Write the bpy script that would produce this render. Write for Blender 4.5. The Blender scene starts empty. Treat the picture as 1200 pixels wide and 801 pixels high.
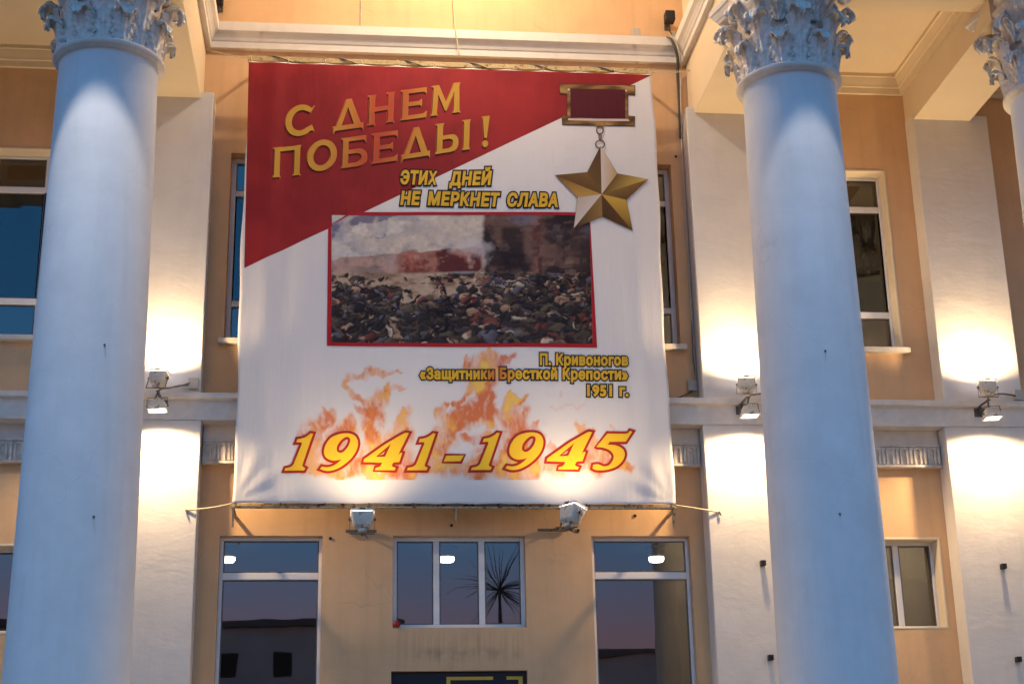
import bpy, bmesh, math, random
import numpy as np
from mathutils import Vector, Matrix
random.seed(7)
RNG = np.random.default_rng(11)
SC = bpy.context.scene
COL = SC.collection
R = math.radians

# ------------------------------------------------------------------ camera
FPX, PITCH, YAW, ROLL = 1806.7, R(18.154), R(6.317), R(-1.165)
CAM = Vector((0.0, -22.0, 1.6))
_f = Vector((math.sin(YAW)*math.cos(PITCH), math.cos(YAW)*math.cos(PITCH), math.sin(PITCH)))
_r = Vector((math.cos(YAW), -math.sin(YAW), 0))
_u = _r.cross(_f)
RIGHT = _r*math.cos(ROLL) + _u*math.sin(ROLL)
UP = -_r*math.sin(ROLL) + _u*math.cos(ROLL)
cd = bpy.data.cameras.new('camera')
cam = bpy.data.objects.new('camera', cd); COL.objects.link(cam)
cd.lens = FPX/1200*36; cd.sensor_width = 36; cd.clip_start = 0.1; cd.clip_end = 1500
m3 = Matrix((RIGHT, UP, -_f)).transposed()
cam.matrix_world = Matrix.Translation(CAM) @ m3.to_4x4()
SC.camera = cam

# ------------------------------------------------------------------ world, sun, exposure
EXPOSURE = 2.4
SKY_STRENGTH = 0.094
w = bpy.data.worlds.new('World'); SC.world = w; w.use_nodes = True
nt = w.node_tree
for n in list(nt.nodes): nt.nodes.remove(n)
out = nt.nodes.new('ShaderNodeOutputWorld'); bg = nt.nodes.new('ShaderNodeBackground')
sky = nt.nodes.new('ShaderNodeTexSky'); sky.sky_type = 'NISHITA'; sky.sun_disc = False
SUN_EL, SUN_ROT = R(3.0), R(20)            # the sun has gone down behind the building
sky.sun_elevation = SUN_EL; sky.sun_rotation = SUN_ROT
sky.air_density = 1.3; sky.dust_density = 0.6; sky.ozone_density = 1.6
tc = nt.nodes.new('ShaderNodeTexCoord'); sep = nt.nodes.new('ShaderNodeSeparateXYZ')
ramp = nt.nodes.new('ShaderNodeValToRGB'); mul = nt.nodes.new('ShaderNodeMix')
mul.data_type = 'RGBA'; mul.blend_type = 'MULTIPLY'; mul.inputs[0].default_value = 1
nt.links.new(tc.outputs['Generated'], sep.inputs[0]); nt.links.new(sep.outputs['Z'], ramp.inputs[0])
e = ramp.color_ramp.elements                # anti-twilight arch: mauve belt under deepening blue
e[0].position = 0.0; e[0].color = (0.55, 0.42, 0.75, 1)
e[1].position = 0.75; e[1].color = (0.22, 1.04, 1.62, 1)
for p_, c_ in ((0.13, (0.66, 0.46, 1.15, 1)), (0.19, (0.34, 0.62, 1.55, 1)), (0.34, (0.24, 0.72, 1.50, 1))):
    q = e.new(p_); q.color = c_
nt.links.new(sky.outputs[0], mul.inputs[6]); nt.links.new(ramp.outputs[0], mul.inputs[7])
nt.links.new(mul.outputs[2], bg.inputs[0]); bg.inputs[1].default_value = SKY_STRENGTH
nt.links.new(bg.outputs[0], out.inputs[0])
sl = bpy.data.lights.new('sun', 'SUN'); sl.energy = 0.05; sl.angle = R(10); sl.color = (1, .8, .6)
so = bpy.data.objects.new('sun', sl); COL.objects.link(so)
so.rotation_euler = (R(89), 0, R(180)-SUN_ROT)
SC.view_settings.view_transform = 'Standard'; SC.view_settings.look = 'None'
SC.view_settings.exposure = EXPOSURE; SC.view_settings.gamma = 1
SC.render.engine = 'CYCLES'
SC.cycles.use_denoising = True
SC.cycles.sample_clamp_indirect = 6
SC.cycles.max_bounces = 6

WARM = (1.0, 0.69, 0.36)
FLOOD_W, DOWN_W, BANNER_W, ARCH_W, LANTERN_W = 64, 76, 21, 480, 112

# ------------------------------------------------------------------ helpers
def lin(c):
    return tuple(((v/255)/12.92 if v/255 <= .04045 else ((v/255+.055)/1.055)**2.4) for v in c)

def material(name, color, rough=.8, metal=0, bump=0, bscale=20, var=0, vscale=3, spec=.4, dist=.01, var2=None):
    m = bpy.data.materials.new(name); m.use_nodes = True
    t = m.node_tree; b = t.nodes['Principled BSDF']
    b.inputs['Base Color'].default_value = (*color, 1)
    b.inputs['Roughness'].default_value = rough; b.inputs['Metallic'].default_value = metal
    b.inputs['Specular IOR Level'].default_value = spec
    co = t.nodes.new('ShaderNodeTexCoord')
    if var:
        n = t.nodes.new('ShaderNodeTexNoise'); n.inputs['Scale'].default_value = vscale
        n.inputs['Detail'].default_value = 8; n.inputs['Roughness'].default_value = .62
        rp = t.nodes.new('ShaderNodeMapRange'); rp.inputs[1].default_value = .3; rp.inputs[2].default_value = .7
        rp.inputs[3].default_value = 1-var; rp.inputs[4].default_value = 1+var*.5
        mx = t.nodes.new('ShaderNodeVectorMath'); mx.operation = 'SCALE'
        mx.inputs[0].default_value = color
        t.links.new(co.outputs['Object'], n.inputs['Vector']); t.links.new(n.outputs['Fac'], rp.inputs[0])
        t.links.new(rp.outputs[0], mx.inputs['Scale'])
        last = mx.outputs[0]
        if var2:                                             # second colour in patches (stains, rust)
            n2 = t.nodes.new('ShaderNodeTexNoise'); n2.inputs['Scale'].default_value = var2[1]; n2.inputs['Detail'].default_value = 6
            r2 = t.nodes.new('ShaderNodeMapRange'); r2.inputs[1].default_value = var2[2]; r2.inputs[2].default_value = var2[2]+.12
            m2 = t.nodes.new('ShaderNodeMix'); m2.data_type = 'RGBA'
            m2.inputs[7].default_value = (*var2[0], 1)
            t.links.new(co.outputs['Object'], n2.inputs['Vector']); t.links.new(n2.outputs['Fac'], r2.inputs[0])
            t.links.new(r2.outputs[0], m2.inputs[0]); t.links.new(last, m2.inputs[6]); last = m2.outputs[2]
        t.links.new(last, b.inputs['Base Color'])
    if bump:
        n = t.nodes.new('ShaderNodeTexNoise'); n.inputs['Scale'].default_value = bscale
        n.inputs['Detail'].default_value = 5
        bp = t.nodes.new('ShaderNodeBump'); bp.inputs['Strength'].default_value = bump; bp.inputs['Distance'].default_value = dist
        t.links.new(co.outputs['Object'], n.inputs['Vector']); t.links.new(n.outputs['Fac'], bp.inputs['Height'])
        t.links.new(bp.outputs[0], b.inputs['Normal'])
    return m

def add_plaster_relief(m, s1=1.6, d1=.018, s2=45, d2=.002, st=.55):
    """uneven trowelled plaster: broad waves, hand-size dents and fine grain, stretched sideways"""
    t = m.node_tree; b = t.nodes['Principled BSDF']
    co = t.nodes.new('ShaderNodeTexCoord'); mp = t.nodes.new('ShaderNodeMapping'); mp.inputs['Scale'].default_value = (.7, .7, 1.5)
    t.links.new(co.outputs['Object'], mp.inputs[0])
    prev = None
    for s, d, k in ((s1, d1, 4), (s1*5, d1*.22, 5), (s2, d2, 3)):
        n = t.nodes.new('ShaderNodeTexNoise'); n.inputs['Scale'].default_value = s; n.inputs['Detail'].default_value = k
        n.inputs['Distortion'].default_value = .6
        bp = t.nodes.new('ShaderNodeBump'); bp.inputs['Strength'].default_value = st; bp.inputs['Distance'].default_value = d
        t.links.new(mp.outputs[0], n.inputs['Vector']); t.links.new(n.outputs['Fac'], bp.inputs['Height'])
        if prev: t.links.new(prev, bp.inputs['Normal'])
        prev = bp.outputs[0]
    t.links.new(prev, b.inputs['Normal'])

M = {}
M['wall'] = material('ochre_plaster', (.72, .455, .25), .9, var=.10, vscale=1.3); add_plaster_relief(M['wall'], d1=.012)
M['white'] = material('white_plaster', (.72, .67, .62), .85, var=.07, vscale=1.7); add_plaster_relief(M['white'])
M['column'] = material('column_paint', (.72, .74, .77), .75, var=.07, vscale=2.2); add_plaster_relief(M['column'], s1=1.5, d1=.008, st=.5)
def weather(m, amt, crack=0):
    """rain-washed vertical streaks, faded patches and a few hairline cracks in the paint colour"""
    t = m.node_tree; b = t.nodes['Principled BSDF']; src = b.inputs['Base Color'].links[0].from_socket
    co = t.nodes.new('ShaderNodeTexCoord'); last = src
    for sc_, ns_, a, dk in (((4.5, 4.5, .35), 1.5, amt, .60), ((.5, .5, .5), 1.0, amt*.9, .74)):
        mp = t.nodes.new('ShaderNodeMapping'); mp.inputs['Scale'].default_value = sc_; n = t.nodes.new('ShaderNodeTexNoise')
        n.inputs['Scale'].default_value = ns_; n.inputs['Detail'].default_value = 7
        r = t.nodes.new('ShaderNodeMapRange'); r.inputs[1].default_value = .50; r.inputs[2].default_value = .74; r.inputs[4].default_value = a*2.2
        x = t.nodes.new('ShaderNodeMix'); x.data_type = 'RGBA'; x.blend_type = 'MULTIPLY'; x.inputs[7].default_value = (dk, dk*.96, dk*.92, 1)
        t.links.new(co.outputs['Object'], mp.inputs[0]); t.links.new(mp.outputs[0], n.inputs['Vector']); t.links.new(n.outputs['Fac'], r.inputs[0])
        t.links.new(r.outputs[0], x.inputs[0]); t.links.new(last, x.inputs[6]); last = x.outputs[2]
    if crack:
        nd = t.nodes.new('ShaderNodeTexNoise'); nd.inputs['Scale'].default_value = 3; nd.inputs['Detail'].default_value = 5
        ad = t.nodes.new('ShaderNodeMixRGB'); ad.blend_type = 'ADD'; ad.inputs[0].default_value = .35
        v = t.nodes.new('ShaderNodeTexVoronoi'); v.feature = 'DISTANCE_TO_EDGE'; v.inputs['Scale'].default_value = .55
        r = t.nodes.new('ShaderNodeMapRange'); r.inputs[1].default_value = .0; r.inputs[2].default_value = .006; r.inputs[3].default_value = 1; r.inputs[4].default_value = 0
        mk = t.nodes.new('ShaderNodeTexNoise'); mk.inputs['Scale'].default_value = .9
        r2 = t.nodes.new('ShaderNodeMapRange'); r2.inputs[1].default_value = .50; r2.inputs[2].default_value = .60; r2.inputs[4].default_value = crack
        mu = t.nodes.new('ShaderNodeMath'); mu.operation = 'MULTIPLY'
        x = t.nodes.new('ShaderNodeMix'); x.data_type = 'RGBA'; x.blend_type = 'MULTIPLY'; x.inputs[7].default_value = (.45, .38, .33, 1)
        t.links.new(co.outputs['Object'], nd.inputs['Vector']); t.links.new(co.outputs['Object'], ad.inputs[1]); t.links.new(nd.outputs['Color'], ad.inputs[2])
        t.links.new(ad.outputs[0], v.inputs['Vector']); t.links.new(v.outputs['Distance'], r.inputs[0])
        t.links.new(co.outputs['Object'], mk.inputs['Vector']); t.links.new(mk.outputs['Fac'], r2.inputs[0])
        t.links.new(r.outputs[0], mu.inputs[0]); t.links.new(r2.outputs[0], mu.inputs[1]); t.links.new(mu.outputs[0], x.inputs[0])
        t.links.new(last, x.inputs[6]); last = x.outputs[2]
    t.links.new(last, b.inputs['Base Color'])
weather(M['wall'], .10, .22); weather(M['white'], .05, .10); weather(M['column'], .05, .14)
M['cream'] = material('cream_paint', (.74, .62, .46), .85, var=.06, vscale=2); add_plaster_relief(M['cream'], d1=.008)
M['soffit'] = material('soffit_paint', (.76, .62, .43), .9, var=.05, vscale=1.2); add_plaster_relief(M['soffit'], d1=.006)
M['trim'] = material('trim_paint', (.70, .65, .60), .8, bump=.4, bscale=30, var=.14, vscale=5, dist=.004)
M['frieze'] = material('weathered_relief', (.64, .58, .52), .85, bump=.6, bscale=40, var=.3, vscale=9, dist=.004)
M['silver'] = material('silver_grey_paint', (.72, .67, .62), .45, metal=.12, bump=1.0, bscale=26, var=.25, vscale=12, spec=.7, dist=.012)
M['pvc'] = material('white_window_plastic', (.72, .71, .72), .45, bump=.1, var=.05, vscale=6)
M['sill'] = material('white_sill', (.66, .60, .52), .7, bump=.4, var=.15, vscale=8, dist=.004)
M['housing'] = material('cream_lamp_housing', (.62, .57, .50), .5, bump=.3, bscale=30, var=.16, vscale=14, dist=.003, var2=((.22, .15, .09), 11, .60))
M['steel'] = material('dull_steel', (.16, .14, .12), .5, metal=.6, bump=.3, var=.3, vscale=20)
M['rust'] = material('rusty_paint', (.52, .42, .27), .8, bump=.5, bscale=60, var=.25, vscale=25, dist=.003, var2=((.17, .07, .03), 14, .52))
M['wood'] = material('yellow_painted_rail', (.62, .46, .22), .7, bump=.4, bscale=40, var=.25, vscale=20, dist=.003, var2=((.20, .11, .05), 16, .58))
M['rope'] = material('pale_rope', (.62, .52, .33), .9, bump=.6, bscale=90, var=.2, vscale=60, dist=.002)
M['cable'] = material('grey_cable', (.13, .11, .09), .6, var=.2, vscale=10)
M['conduit'] = material('pale_conduit', (.55, .47, .38), .6, var=.15, vscale=10)
M['black'] = material('black_plastic', (.012, .012, .014), .5, var=.2, vscale=10)
M['box'] = material('beige_box', (.50, .45, .38), .6, var=.15, vscale=10)
M['dark'] = material('dark_interior', (.035, .033, .03), .9, var=.2, vscale=1)
M['room'] = material('dim_room_paint', (.10, .085, .065), .9, var=.15, vscale=1)
M['sign'] = material('black_sign_panel', (.012, .006, .012), .35, var=.3, vscale=3)
M['signy'] = material('yellow_sign_paint', (.62, .42, .04), .5, var=.1, vscale=5)
M['red'] = material('red_plastic', (.35, .02, .02), .4, var=.2, vscale=20)
M['paving'] = material('grey_paving', (.24, .22, .20), .9, bump=.4, var=.2, vscale=.6)
M['stone'] = material('pale_floor_stone', (.44, .39, .32), .7, bump=.2, var=.12, vscale=1.5)
M['far'] = material('far_facade', (.5, .5, .5), .9, var=.15, vscale=.4)
M['plant'] = material('dry_leaf', (.10, .07, .04), .8, var=.3, vscale=10)
M['roof'] = material('roof_sheet', (.15, .14, .14), .7, var=.2, vscale=.7)

def emis(name, color, st):
    m = bpy.data.materials.new(name); m.use_nodes = True
    b = m.node_tree.nodes['Principled BSDF']; b.inputs['Base Color'].default_value = (.8, .8, .8, 1)
    b.inputs['Emission Color'].default_value = (*color, 1); b.inputs['Emission Strength'].default_value = st
    return m
M['lens'] = emis('flood_lens', (1, .93, .95), 3.0)
M['tube'] = emis('office_lamp', (1, .93, .72), 2.0)
M['globe'] = emis('lantern_globe', (1, .75, .45), 2.0)
M['litwin'] = emis('far_lit_window', (.35, .55, .8), .05)

g = bpy.data.materials.new('window_glass'); g.use_nodes = True; t = g.node_tree
for n in list(t.nodes): t.nodes.remove(n)
o_ = t.nodes.new('ShaderNodeOutputMaterial'); mix = t.nodes.new('ShaderNodeMixShader')
tr = t.nodes.new('ShaderNodeBsdfTransparent'); tr.inputs[0].default_value = (.50, .54, .56, 1)
gl = t.nodes.new('ShaderNodeBsdfGlossy'); gl.inputs['Roughness'].default_value = .01
fr = t.nodes.new('ShaderNodeFresnel'); fr.inputs[0].default_value = 1.5
mm = t.nodes.new('ShaderNodeMath'); mm.operation = 'MULTIPLY_ADD'; mm.inputs[1].default_value = 2.4; mm.inputs[2].default_value = .06
co = t.nodes.new('ShaderNodeTexCoord'); nz = t.nodes.new('ShaderNodeTexNoise'); nz.inputs['Scale'].default_value = .8
bp = t.nodes.new('ShaderNodeBump'); bp.inputs['Strength'].default_value = .25; bp.inputs['Distance'].default_value = .01
t.links.new(co.outputs['Object'], nz.inputs['Vector']); t.links.new(nz.outputs['Fac'], bp.inputs['Height']); t.links.new(bp.outputs[0], gl.inputs['Normal'])
t.links.new(fr.outputs[0], mm.inputs[0]); t.links.new(mm.outputs[0], mix.inputs[0])
t.links.new(tr.outputs[0], mix.inputs[1]); t.links.new(gl.outputs[0], mix.inputs[2]); t.links.new(mix.outputs[0], o_.inputs[0])
M['glass'] = g

class MB:
    def __init__(s): s.v = []; s.f = []
    def quad(s, a, b, c, d):
        n = len(s.v); s.v += [a, b, c, d]; s.f.append((n, n+1, n+2, n+3)); return s
    def box(s, x0, x1, y0, y1, z0, z1):
        n = len(s.v)
        s.v += [(x, y, z) for x in (x0, x1) for y in (y0, y1) for z in (z0, z1)]
        s.f += [tuple(n+i for i in q) for q in ((0, 1, 3, 2), (4, 6, 7, 5), (0, 4, 5, 1), (2, 3, 7, 6), (0, 2, 6, 4), (1, 5, 7, 3))]
        return s
    def prism(s, prof, x0, x1, axis='x'):
        """profile of (y,z) extruded along x (or (x,z) along y)"""
        n = len(s.v); k = len(prof)
        for xx in (x0, x1):
            for a, b in prof: s.v.append((xx, a, b) if axis == 'x' else (a, xx, b))
        for i in range(k):
            j = (i+1) % k; s.f.append((n+i, n+j, n+k+j, n+k+i))
        s.f.append(tuple(n+i for i in range(k))[::-1]); s.f.append(tuple(n+k+i for i in range(k)))
        return s
    def loft(s, rings, cap=True, closed=True):
        n = len(s.v); k = len(rings[0])
        for r in rings: s.v += [tuple(p) for p in r]
        for i in range(len(rings)-1):
            for j in range(k if closed else k-1):
                a = n+i*k+j; b = n+i*k+(j+1) % k; s.f.append((a, b, b+k, a+k))
        if cap:
            s.f.append(tuple(range(n, n+k))[::-1]); s.f.append(tuple(range(n+(len(rings)-1)*k, n+len(rings)*k)))
        return s
    def lathe(s, prof, seg=48, cx=0, cy=0, cap=False):
        return s.loft([[(cx+r*math.cos(2*math.pi*j/seg), cy+r*math.sin(2*math.pi*j/seg), z) for j in range(seg)] for r, z in prof], cap)
    def tube(s, pts, r, seg=8, cap=True):
        pts = [Vector(p) for p in pts]; rings = []
        for i, p in enumerate(pts):
            d = (pts[min(i+1, len(pts)-1)]-pts[max(i-1, 0)]).normalized()
            a = d.cross(Vector((0, 0, 1)) if abs(d.z) < .95 else Vector((1, 0, 0))).normalized(); b = d.cross(a)
            rr = r[i] if isinstance(r, (list, tuple)) else r
            rings.append([p+(a*math.cos(2*math.pi*j/seg)+b*math.sin(2*math.pi*j/seg))*rr for j in range(seg)])
        return s.loft(rings, cap)
    def mesh(s, name):
        me = bpy.data.meshes.new(name); me.from_pydata([tuple(p) for p in s.v], [], s.f)
        bm = bmesh.new(); bm.from_mesh(me); bmesh.ops.recalc_face_normals(bm, faces=bm.faces); bm.to_mesh(me); bm.free()
        return me
    def build(s, name, mat, parent=None, bevel=0, smooth=False, loc=None, rot=None):
        me = s.mesh(name); me.materials.append(mat)
        return link(name, me, parent, bevel, smooth, loc, rot)

def link(name, me, parent=None, bevel=0, smooth=False, loc=None, rot=None):
    o = bpy.data.objects.new(name, me); COL.objects.link(o); o.parent = parent
    if loc: o.location = loc
    if rot: o.rotation_euler = rot
    if smooth:
        for p in me.polygons: p.use_smooth = True
    if bevel:
        b = o.modifiers.new('bevel', 'BEVEL'); b.width = bevel; b.segments = 2; b.limit_method = 'ANGLE'
    return o

def empty(name, label, cat, loc=(0, 0, 0), rot=(0, 0, 0), group=None):
    o = bpy.data.objects.new(name, None); COL.objects.link(o); o.location = loc; o.rotation_euler = rot
    return tag(o, label, cat, group)
def tag(o, label=None, cat=None, group=None, kind=None):
    if label: o['label'] = label
    if cat: o['category'] = cat
    if group: o['group'] = group
    if kind: o['kind'] = kind
    return o
def copy_tree(o, parent=None):
    c = o.copy(); COL.objects.link(c); c.parent = parent
    for ch in list(o.children): copy_tree(ch, c)
    return c

# ------------------------------------------------------------------ ground
tag(MB().box(-300, 300, -300, 200, -.5, 0).build('plaza', M['paving']), kind='structure')
tag(MB().box(-12, 18, -7.5, -.001, .0, .15).box(-12, 18, -7.0, -.001, .15, .30).box(-12, 18, -6.5, -.001, .30, .45)
    .build('portico_steps', M['stone'], bevel=.01), kind='structure')

# ------------------------------------------------------------------ the building
B = empty('public_building', 'ochre plastered public building with white pilasters and a columned portico', 'building', (1.56, 0, 0))
def part(mb, name, mat, label=None, bevel=0, smooth=False, parent=None):
    """parts are given in world coordinates; the building stands at x 1.56"""
    mb.v = [(p[0]-1.56, p[1], p[2]) for p in mb.v] if parent is None else mb.v
    o = mb.build(name, mat, parent or B, bevel, smooth)
    if label: o['label'] = label
    return o

X0, X1, ZT = -9.6, 16.0, 17.4
ZB = 12.94   # underside of the entablature on the columns
holes = []   # (x0,x1,z0,z1)
upL = [(-5.45, -3.80), (-1.86, -.30), (.70, 2.52), (3.42, 5.03), (6.86, 8.545), (11.15, 12.4)]
for a, b in upL: holes.append((a, b, 8.82, 11.86))
loC = [(-1.80, -.35, 2.6, 5.90), (.655, 2.565, 4.585, 5.905), (3.54, 5.0, 2.6, 5.90)]
loS = [(-5.55, -4.0, 4.53, 5.78), (7.22, 8.80, 4.53, 5.88), (11.15, 12.4, 4.53, 5.88)]
holes += loC + loS
DOOR = (.64, 2.56, .45, 3.985)
holes.append(DOOR)
def pierced(x0, x1, z0, z1, holes, y, depth):
    xs = sorted({x0, x1, *[h[0] for h in holes], *[h[1] for h in holes]}); zs = sorted({z0, z1, *[h[2] for h in holes], *[h[3] for h in holes]})
    b = MB()
    for i in range(len(xs)-1):
        for k in range(len(zs)-1):
            cx, cz = (xs[i]+xs[i+1])/2, (zs[k]+zs[k+1])/2
            if any(h[0] < cx < h[1] and h[2] < cz < h[3] for h in holes): continue
            b.quad((xs[i], y, zs[k]), (xs[i+1], y, zs[k]), (xs[i+1], y, zs[k+1]), (xs[i], y, zs[k+1]))
    for a, c, d, e_ in holes:
        Y = y+depth
        b.quad((a, y, d), (a, y, e_), (a, Y, e_), (a, Y, d)); b.quad((c, y, d), (c, Y, d), (c, Y, e_), (c, y, e_))
        b.quad((a, y, e_), (c, y, e_), (c, Y, e_), (a, Y, e_)); b.quad((a, y, d), (a, Y, d), (c, Y, d), (c, y, d))
    return b
wb = pierced(X0, X1, .3, ZT, holes, 0, .42)
wb.v = [(p[0]-1.56, p[1], p[2]) for p in wb.v]
me = bpy.data.meshes.new('facade_wall'); me.from_pydata(wb.v, [], wb.f); me.materials.append(M['wall'])
wall = link('facade_wall', me, B)
# dirty run-off streaks below the middle window, blackened by the lamp smoke: a stain with a shape of its own
t = M['wall'].node_tree; bs = t.nodes['Principled BSDF']
src = bs.inputs['Base Color'].links[0].from_socket
co = t.nodes.new('ShaderNodeTexCoord'); sp = t.nodes.new('ShaderNodeSeparateXYZ'); t.links.new(co.outputs['Object'], sp.inputs[0])
def mnode(op, a, b=None, clamp=False):
    n = t.nodes.new('ShaderNodeMath'); n.operation = op; n.use_clamp = clamp
    for i, v in enumerate((a, b)):
        if v is None: continue
        if isinstance(v, (int, float)): n.inputs[i].default_value = v
        else: t.links.new(v, n.inputs[i])
    return n.outputs[0]
def band(s, c, h, soft):      # 1 inside |s-c|<h fading over soft
    return mnode('MULTIPLY', mnode('SUBTRACT', h+soft, mnode('ABSOLUTE', mnode('SUBTRACT', s, c))), 1/soft, True)
mp = t.nodes.new('ShaderNodeMapping'); mp.inputs['Scale'].default_value = (11, 1, .7); t.links.new(co.outputs['Object'], mp.inputs[0])
ns = t.nodes.new('ShaderNodeTexNoise'); ns.inputs['Scale'].default_value = 1.6; ns.inputs['Detail'].default_value = 5; t.links.new(mp.outputs[0], ns.inputs['Vector'])
streak = mnode('MULTIPLY', mnode('SUBTRACT', ns.outputs['Fac'], .45), 4, True)
n2 = t.nodes.new('ShaderNodeTexNoise'); n2.inputs['Scale'].default_value = 5; n2.inputs['Detail'].default_value = 4; t.links.new(co.outputs['Object'], n2.inputs['Vector'])
blot = mnode('MULTIPLY', mnode('SUBTRACT', n2.outputs['Fac'], .42), 5, True)
a1 = mnode('MULTIPLY', mnode('MULTIPLY', band(sp.outputs[0], .05, .75, .25), band(sp.outputs[2], 4.30, .12, .22)), mnode('MULTIPLY', streak, .26))
a2 = mnode('MULTIPLY', mnode('MULTIPLY', band(sp.outputs[0], .15, .55, .35), band(sp.outputs[2], 4.22, .03, .10)), mnode('MULTIPLY', blot, .26))
amt = mnode('ADD', a1, a2, True)
mx = t.nodes.new('ShaderNodeMix'); mx.data_type = 'RGBA'; mx.inputs[7].default_value = (.16, .10, .07, 1)
t.links.new(amt, mx.inputs[0]); t.links.new(src, mx.inputs[6]); t.links.new(mx.outputs[2], bs.inputs['Base Color'])

# body of the building behind the facade: floors, back and side walls, roof
part(MB().box(X0, X0+.3, .43, 12, .3, ZT).box(X1-.3, X1, .43, 12, .3, ZT).box(X0+.31, X1-.31, 11.7, 12, .3, ZT), 'outer_wall', M['far'])
part(MB().box(X0+.31, X1-.31, .44, 11.69, 6.3, 8.3).box(X0+.31, X1-.31, .44, 11.69, 12.2, 12.5).box(X0+.31, X1-.31, .44, 11.69, .3, .5), 'floor_slab', M['room'])
part(MB().box(X0+.31, X1-.31, 6.2, 6.4, .51, 6.29).box(X0+.31, X1-.31, 5.2, 5.4, 8.31, 12.19)
     .box(-3.2, -3.0, .44, 6.19, .51, 6.29).box(6.1, 6.3, .44, 6.19, .51, 6.29)
     .box(-3.2, -3.0, .44, 5.19, 8.31, 12.19).box(6.1, 6.3, .44, 5.19, 8.31, 12.19), 'inner_wall', M['room'])
part(MB().box(X0-.3, X1+.3, -4.4, 12.3, ZT+.02, ZT+.5), 'roof', M['roof'])

# pilasters
PIL = [(-7.10, -5.85), (-3.38, -2.13), (5.25, 6.50), (8.955, 10.20), (12.65, 13.9)]
for a, b in PIL:
    part(MB().box(a, b, -.36, -.001, 7.885, 12.70), 'pilaster', M['white'], bevel=.012)
    part(MB().box(a-.04, b+.03, -.377, -.001, .45, 7.492), 'pilaster', M['white'], bevel=.012)
# string course: fascia with a projecting lip, one run per stretch
part(MB().prism([(-.38, 7.495), (-.38, 7.79), (-.46, 7.80), (-.46, 7.88), (-.02, 7.90), (-.001, 7.90), (-.001, 7.495)], X0, X1), 'string_course', M['trim'], bevel=.006)
# fluted frieze blocks set back between the lower pilasters
bays = [(-5.80, -3.43), (-2.08, 5.20), (6.54, 8.90), (10.24, 12.6)]
for i, (a, b) in enumerate(bays):
    fz = part(MB().box(a, b, -.13, -.001, 6.92, 7.27), 'frieze', M['frieze'], bevel=.006)
    fz2 = MB().box(a, b, -.155, -.131, 6.92, 6.955).box(a, b, -.155, -.131, 7.235, 7.27)
    fz2.v = [(p[0]-1.56, p[1], p[2]) for p in fz2.v]; fz2.build('fillet', M['frieze'], fz)
    bd = MB().box(a, b, -.10, -.001, 7.271, 7.494); bd.v = [(p[0]-1.56, p[1], p[2]) for p in bd.v]; bd.build('plain_band', M['trim'], fz)
    fl = MB(); n = int((b-a)/.2); st = (b-a)/n
    for k in range(n):
        cx = a+st*(k+.5)
        for s_ in (0, 1):                 # an arched tongue, then a narrow dart
            w_ = .060 if s_ == 0 else .018; xx = cx-.04 if s_ == 0 else cx+.07
            ring = lambda r, y: [(xx-r, y, 6.965)]+[(xx-r*math.cos(math.pi*q/6), y, 7.16+r*math.sin(math.pi*q/6)) for q in range(7)]+[(xx+r, y, 6.965)]
            if s_ == 0:
                o1, i1 = ring(w_, -.131), ring(w_*.55, -.131); o2, i2 = ring(w_, -.160), ring(w_*.55, -.160)
                for q in range(8):
                    fl.quad(o2[q], o2[q+1], i2[q+1], i2[q]); fl.quad(o1[q], o1[q+1], o2[q+1], o2[q]); fl.quad(i1[q], i2[q], i2[q+1], i1[q+1])
            else: fl.box(xx-w_, xx+w_, -.158, -.131, 6.965, 7.22)
    fl.v = [(p[0]-1.56, p[1], p[2]) for p in fl.v]
    tag(fl.build('fluting', M['frieze'], fz), kind='stuff')

# beams over the pilasters, running out to the columns
BEAM = [(-7.0, -6.04), (-3.28, -2.32), (5.37, 6.33), (8.965, 9.905), (12.76, 13.7)]
for i, (a, b) in enumerate(BEAM):
    part(MB().box(a, b, -3.50, -.361, 12.60, ZT-.02).box(a+.001, b-.001, -.3605, -.002, 12.702, ZT-.021).box(a, b, -4.35, -3.501, ZB, ZT-.02), 'beam', M['soffit'], bevel=.006)
# architrave between outer columns
for a, b in ((-9.6, -7.001), (-6.039, -3.281), (6.331, 8.964), (9.906, 12.759), (13.701, 16)):
    part(MB().box(a, b, -4.25, -3.10, ZB+.01, ZT-.03), 'architrave', M['soffit'], bevel=.006)
# side bay ceilings with cornice mouldings and a raised inner panel
def moulding(z0, z1, w_):
    h = z1-z0
    return [(0, z0), (.35, z0), (.40, z0+h*.30), (.55, z0+h*.33), (.60, z0+h*.45), (.85, z0+h*.80), (1, z0+h*.82), (1, z1), (0, z1)], w_
def run_mould(a, b, y0, y1, z0, z1, w_):
    pr, w_ = moulding(z0, z1, w_)
    mb = MB()
    mb.prism([(y1-.001-p*w_, z) for p, z in pr], a, b)
    mb.prism([(a+.001+p*w_*.999, z+.0007) for p, z in pr], y0, y1-.002, 'y')
    mb.prism([(b-.001-p*w_*.999, z+.0013) for p, z in pr], y0, y1-.002, 'y')
    return mb
for a, b in ((-9.6, -7.0), (-6.04, -3.28), (6.33, 8.965), (9.905, 12.76)):
    part(MB().box(a+.001, b-.001, -3.099, -.002, 13.52, 13.7), 'ceiling_panel', M['soffit'])
    part(MB().box(a+.30, b-.30, -2.85, -.30, 13.47, 13.519), 'ceiling_panel', M['soffit'], bevel=.01)
    part(run_mould(a, b, -3.098, 0, 13.20, 13.519, .16), 'ceiling_cornice', M['soffit'])
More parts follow.
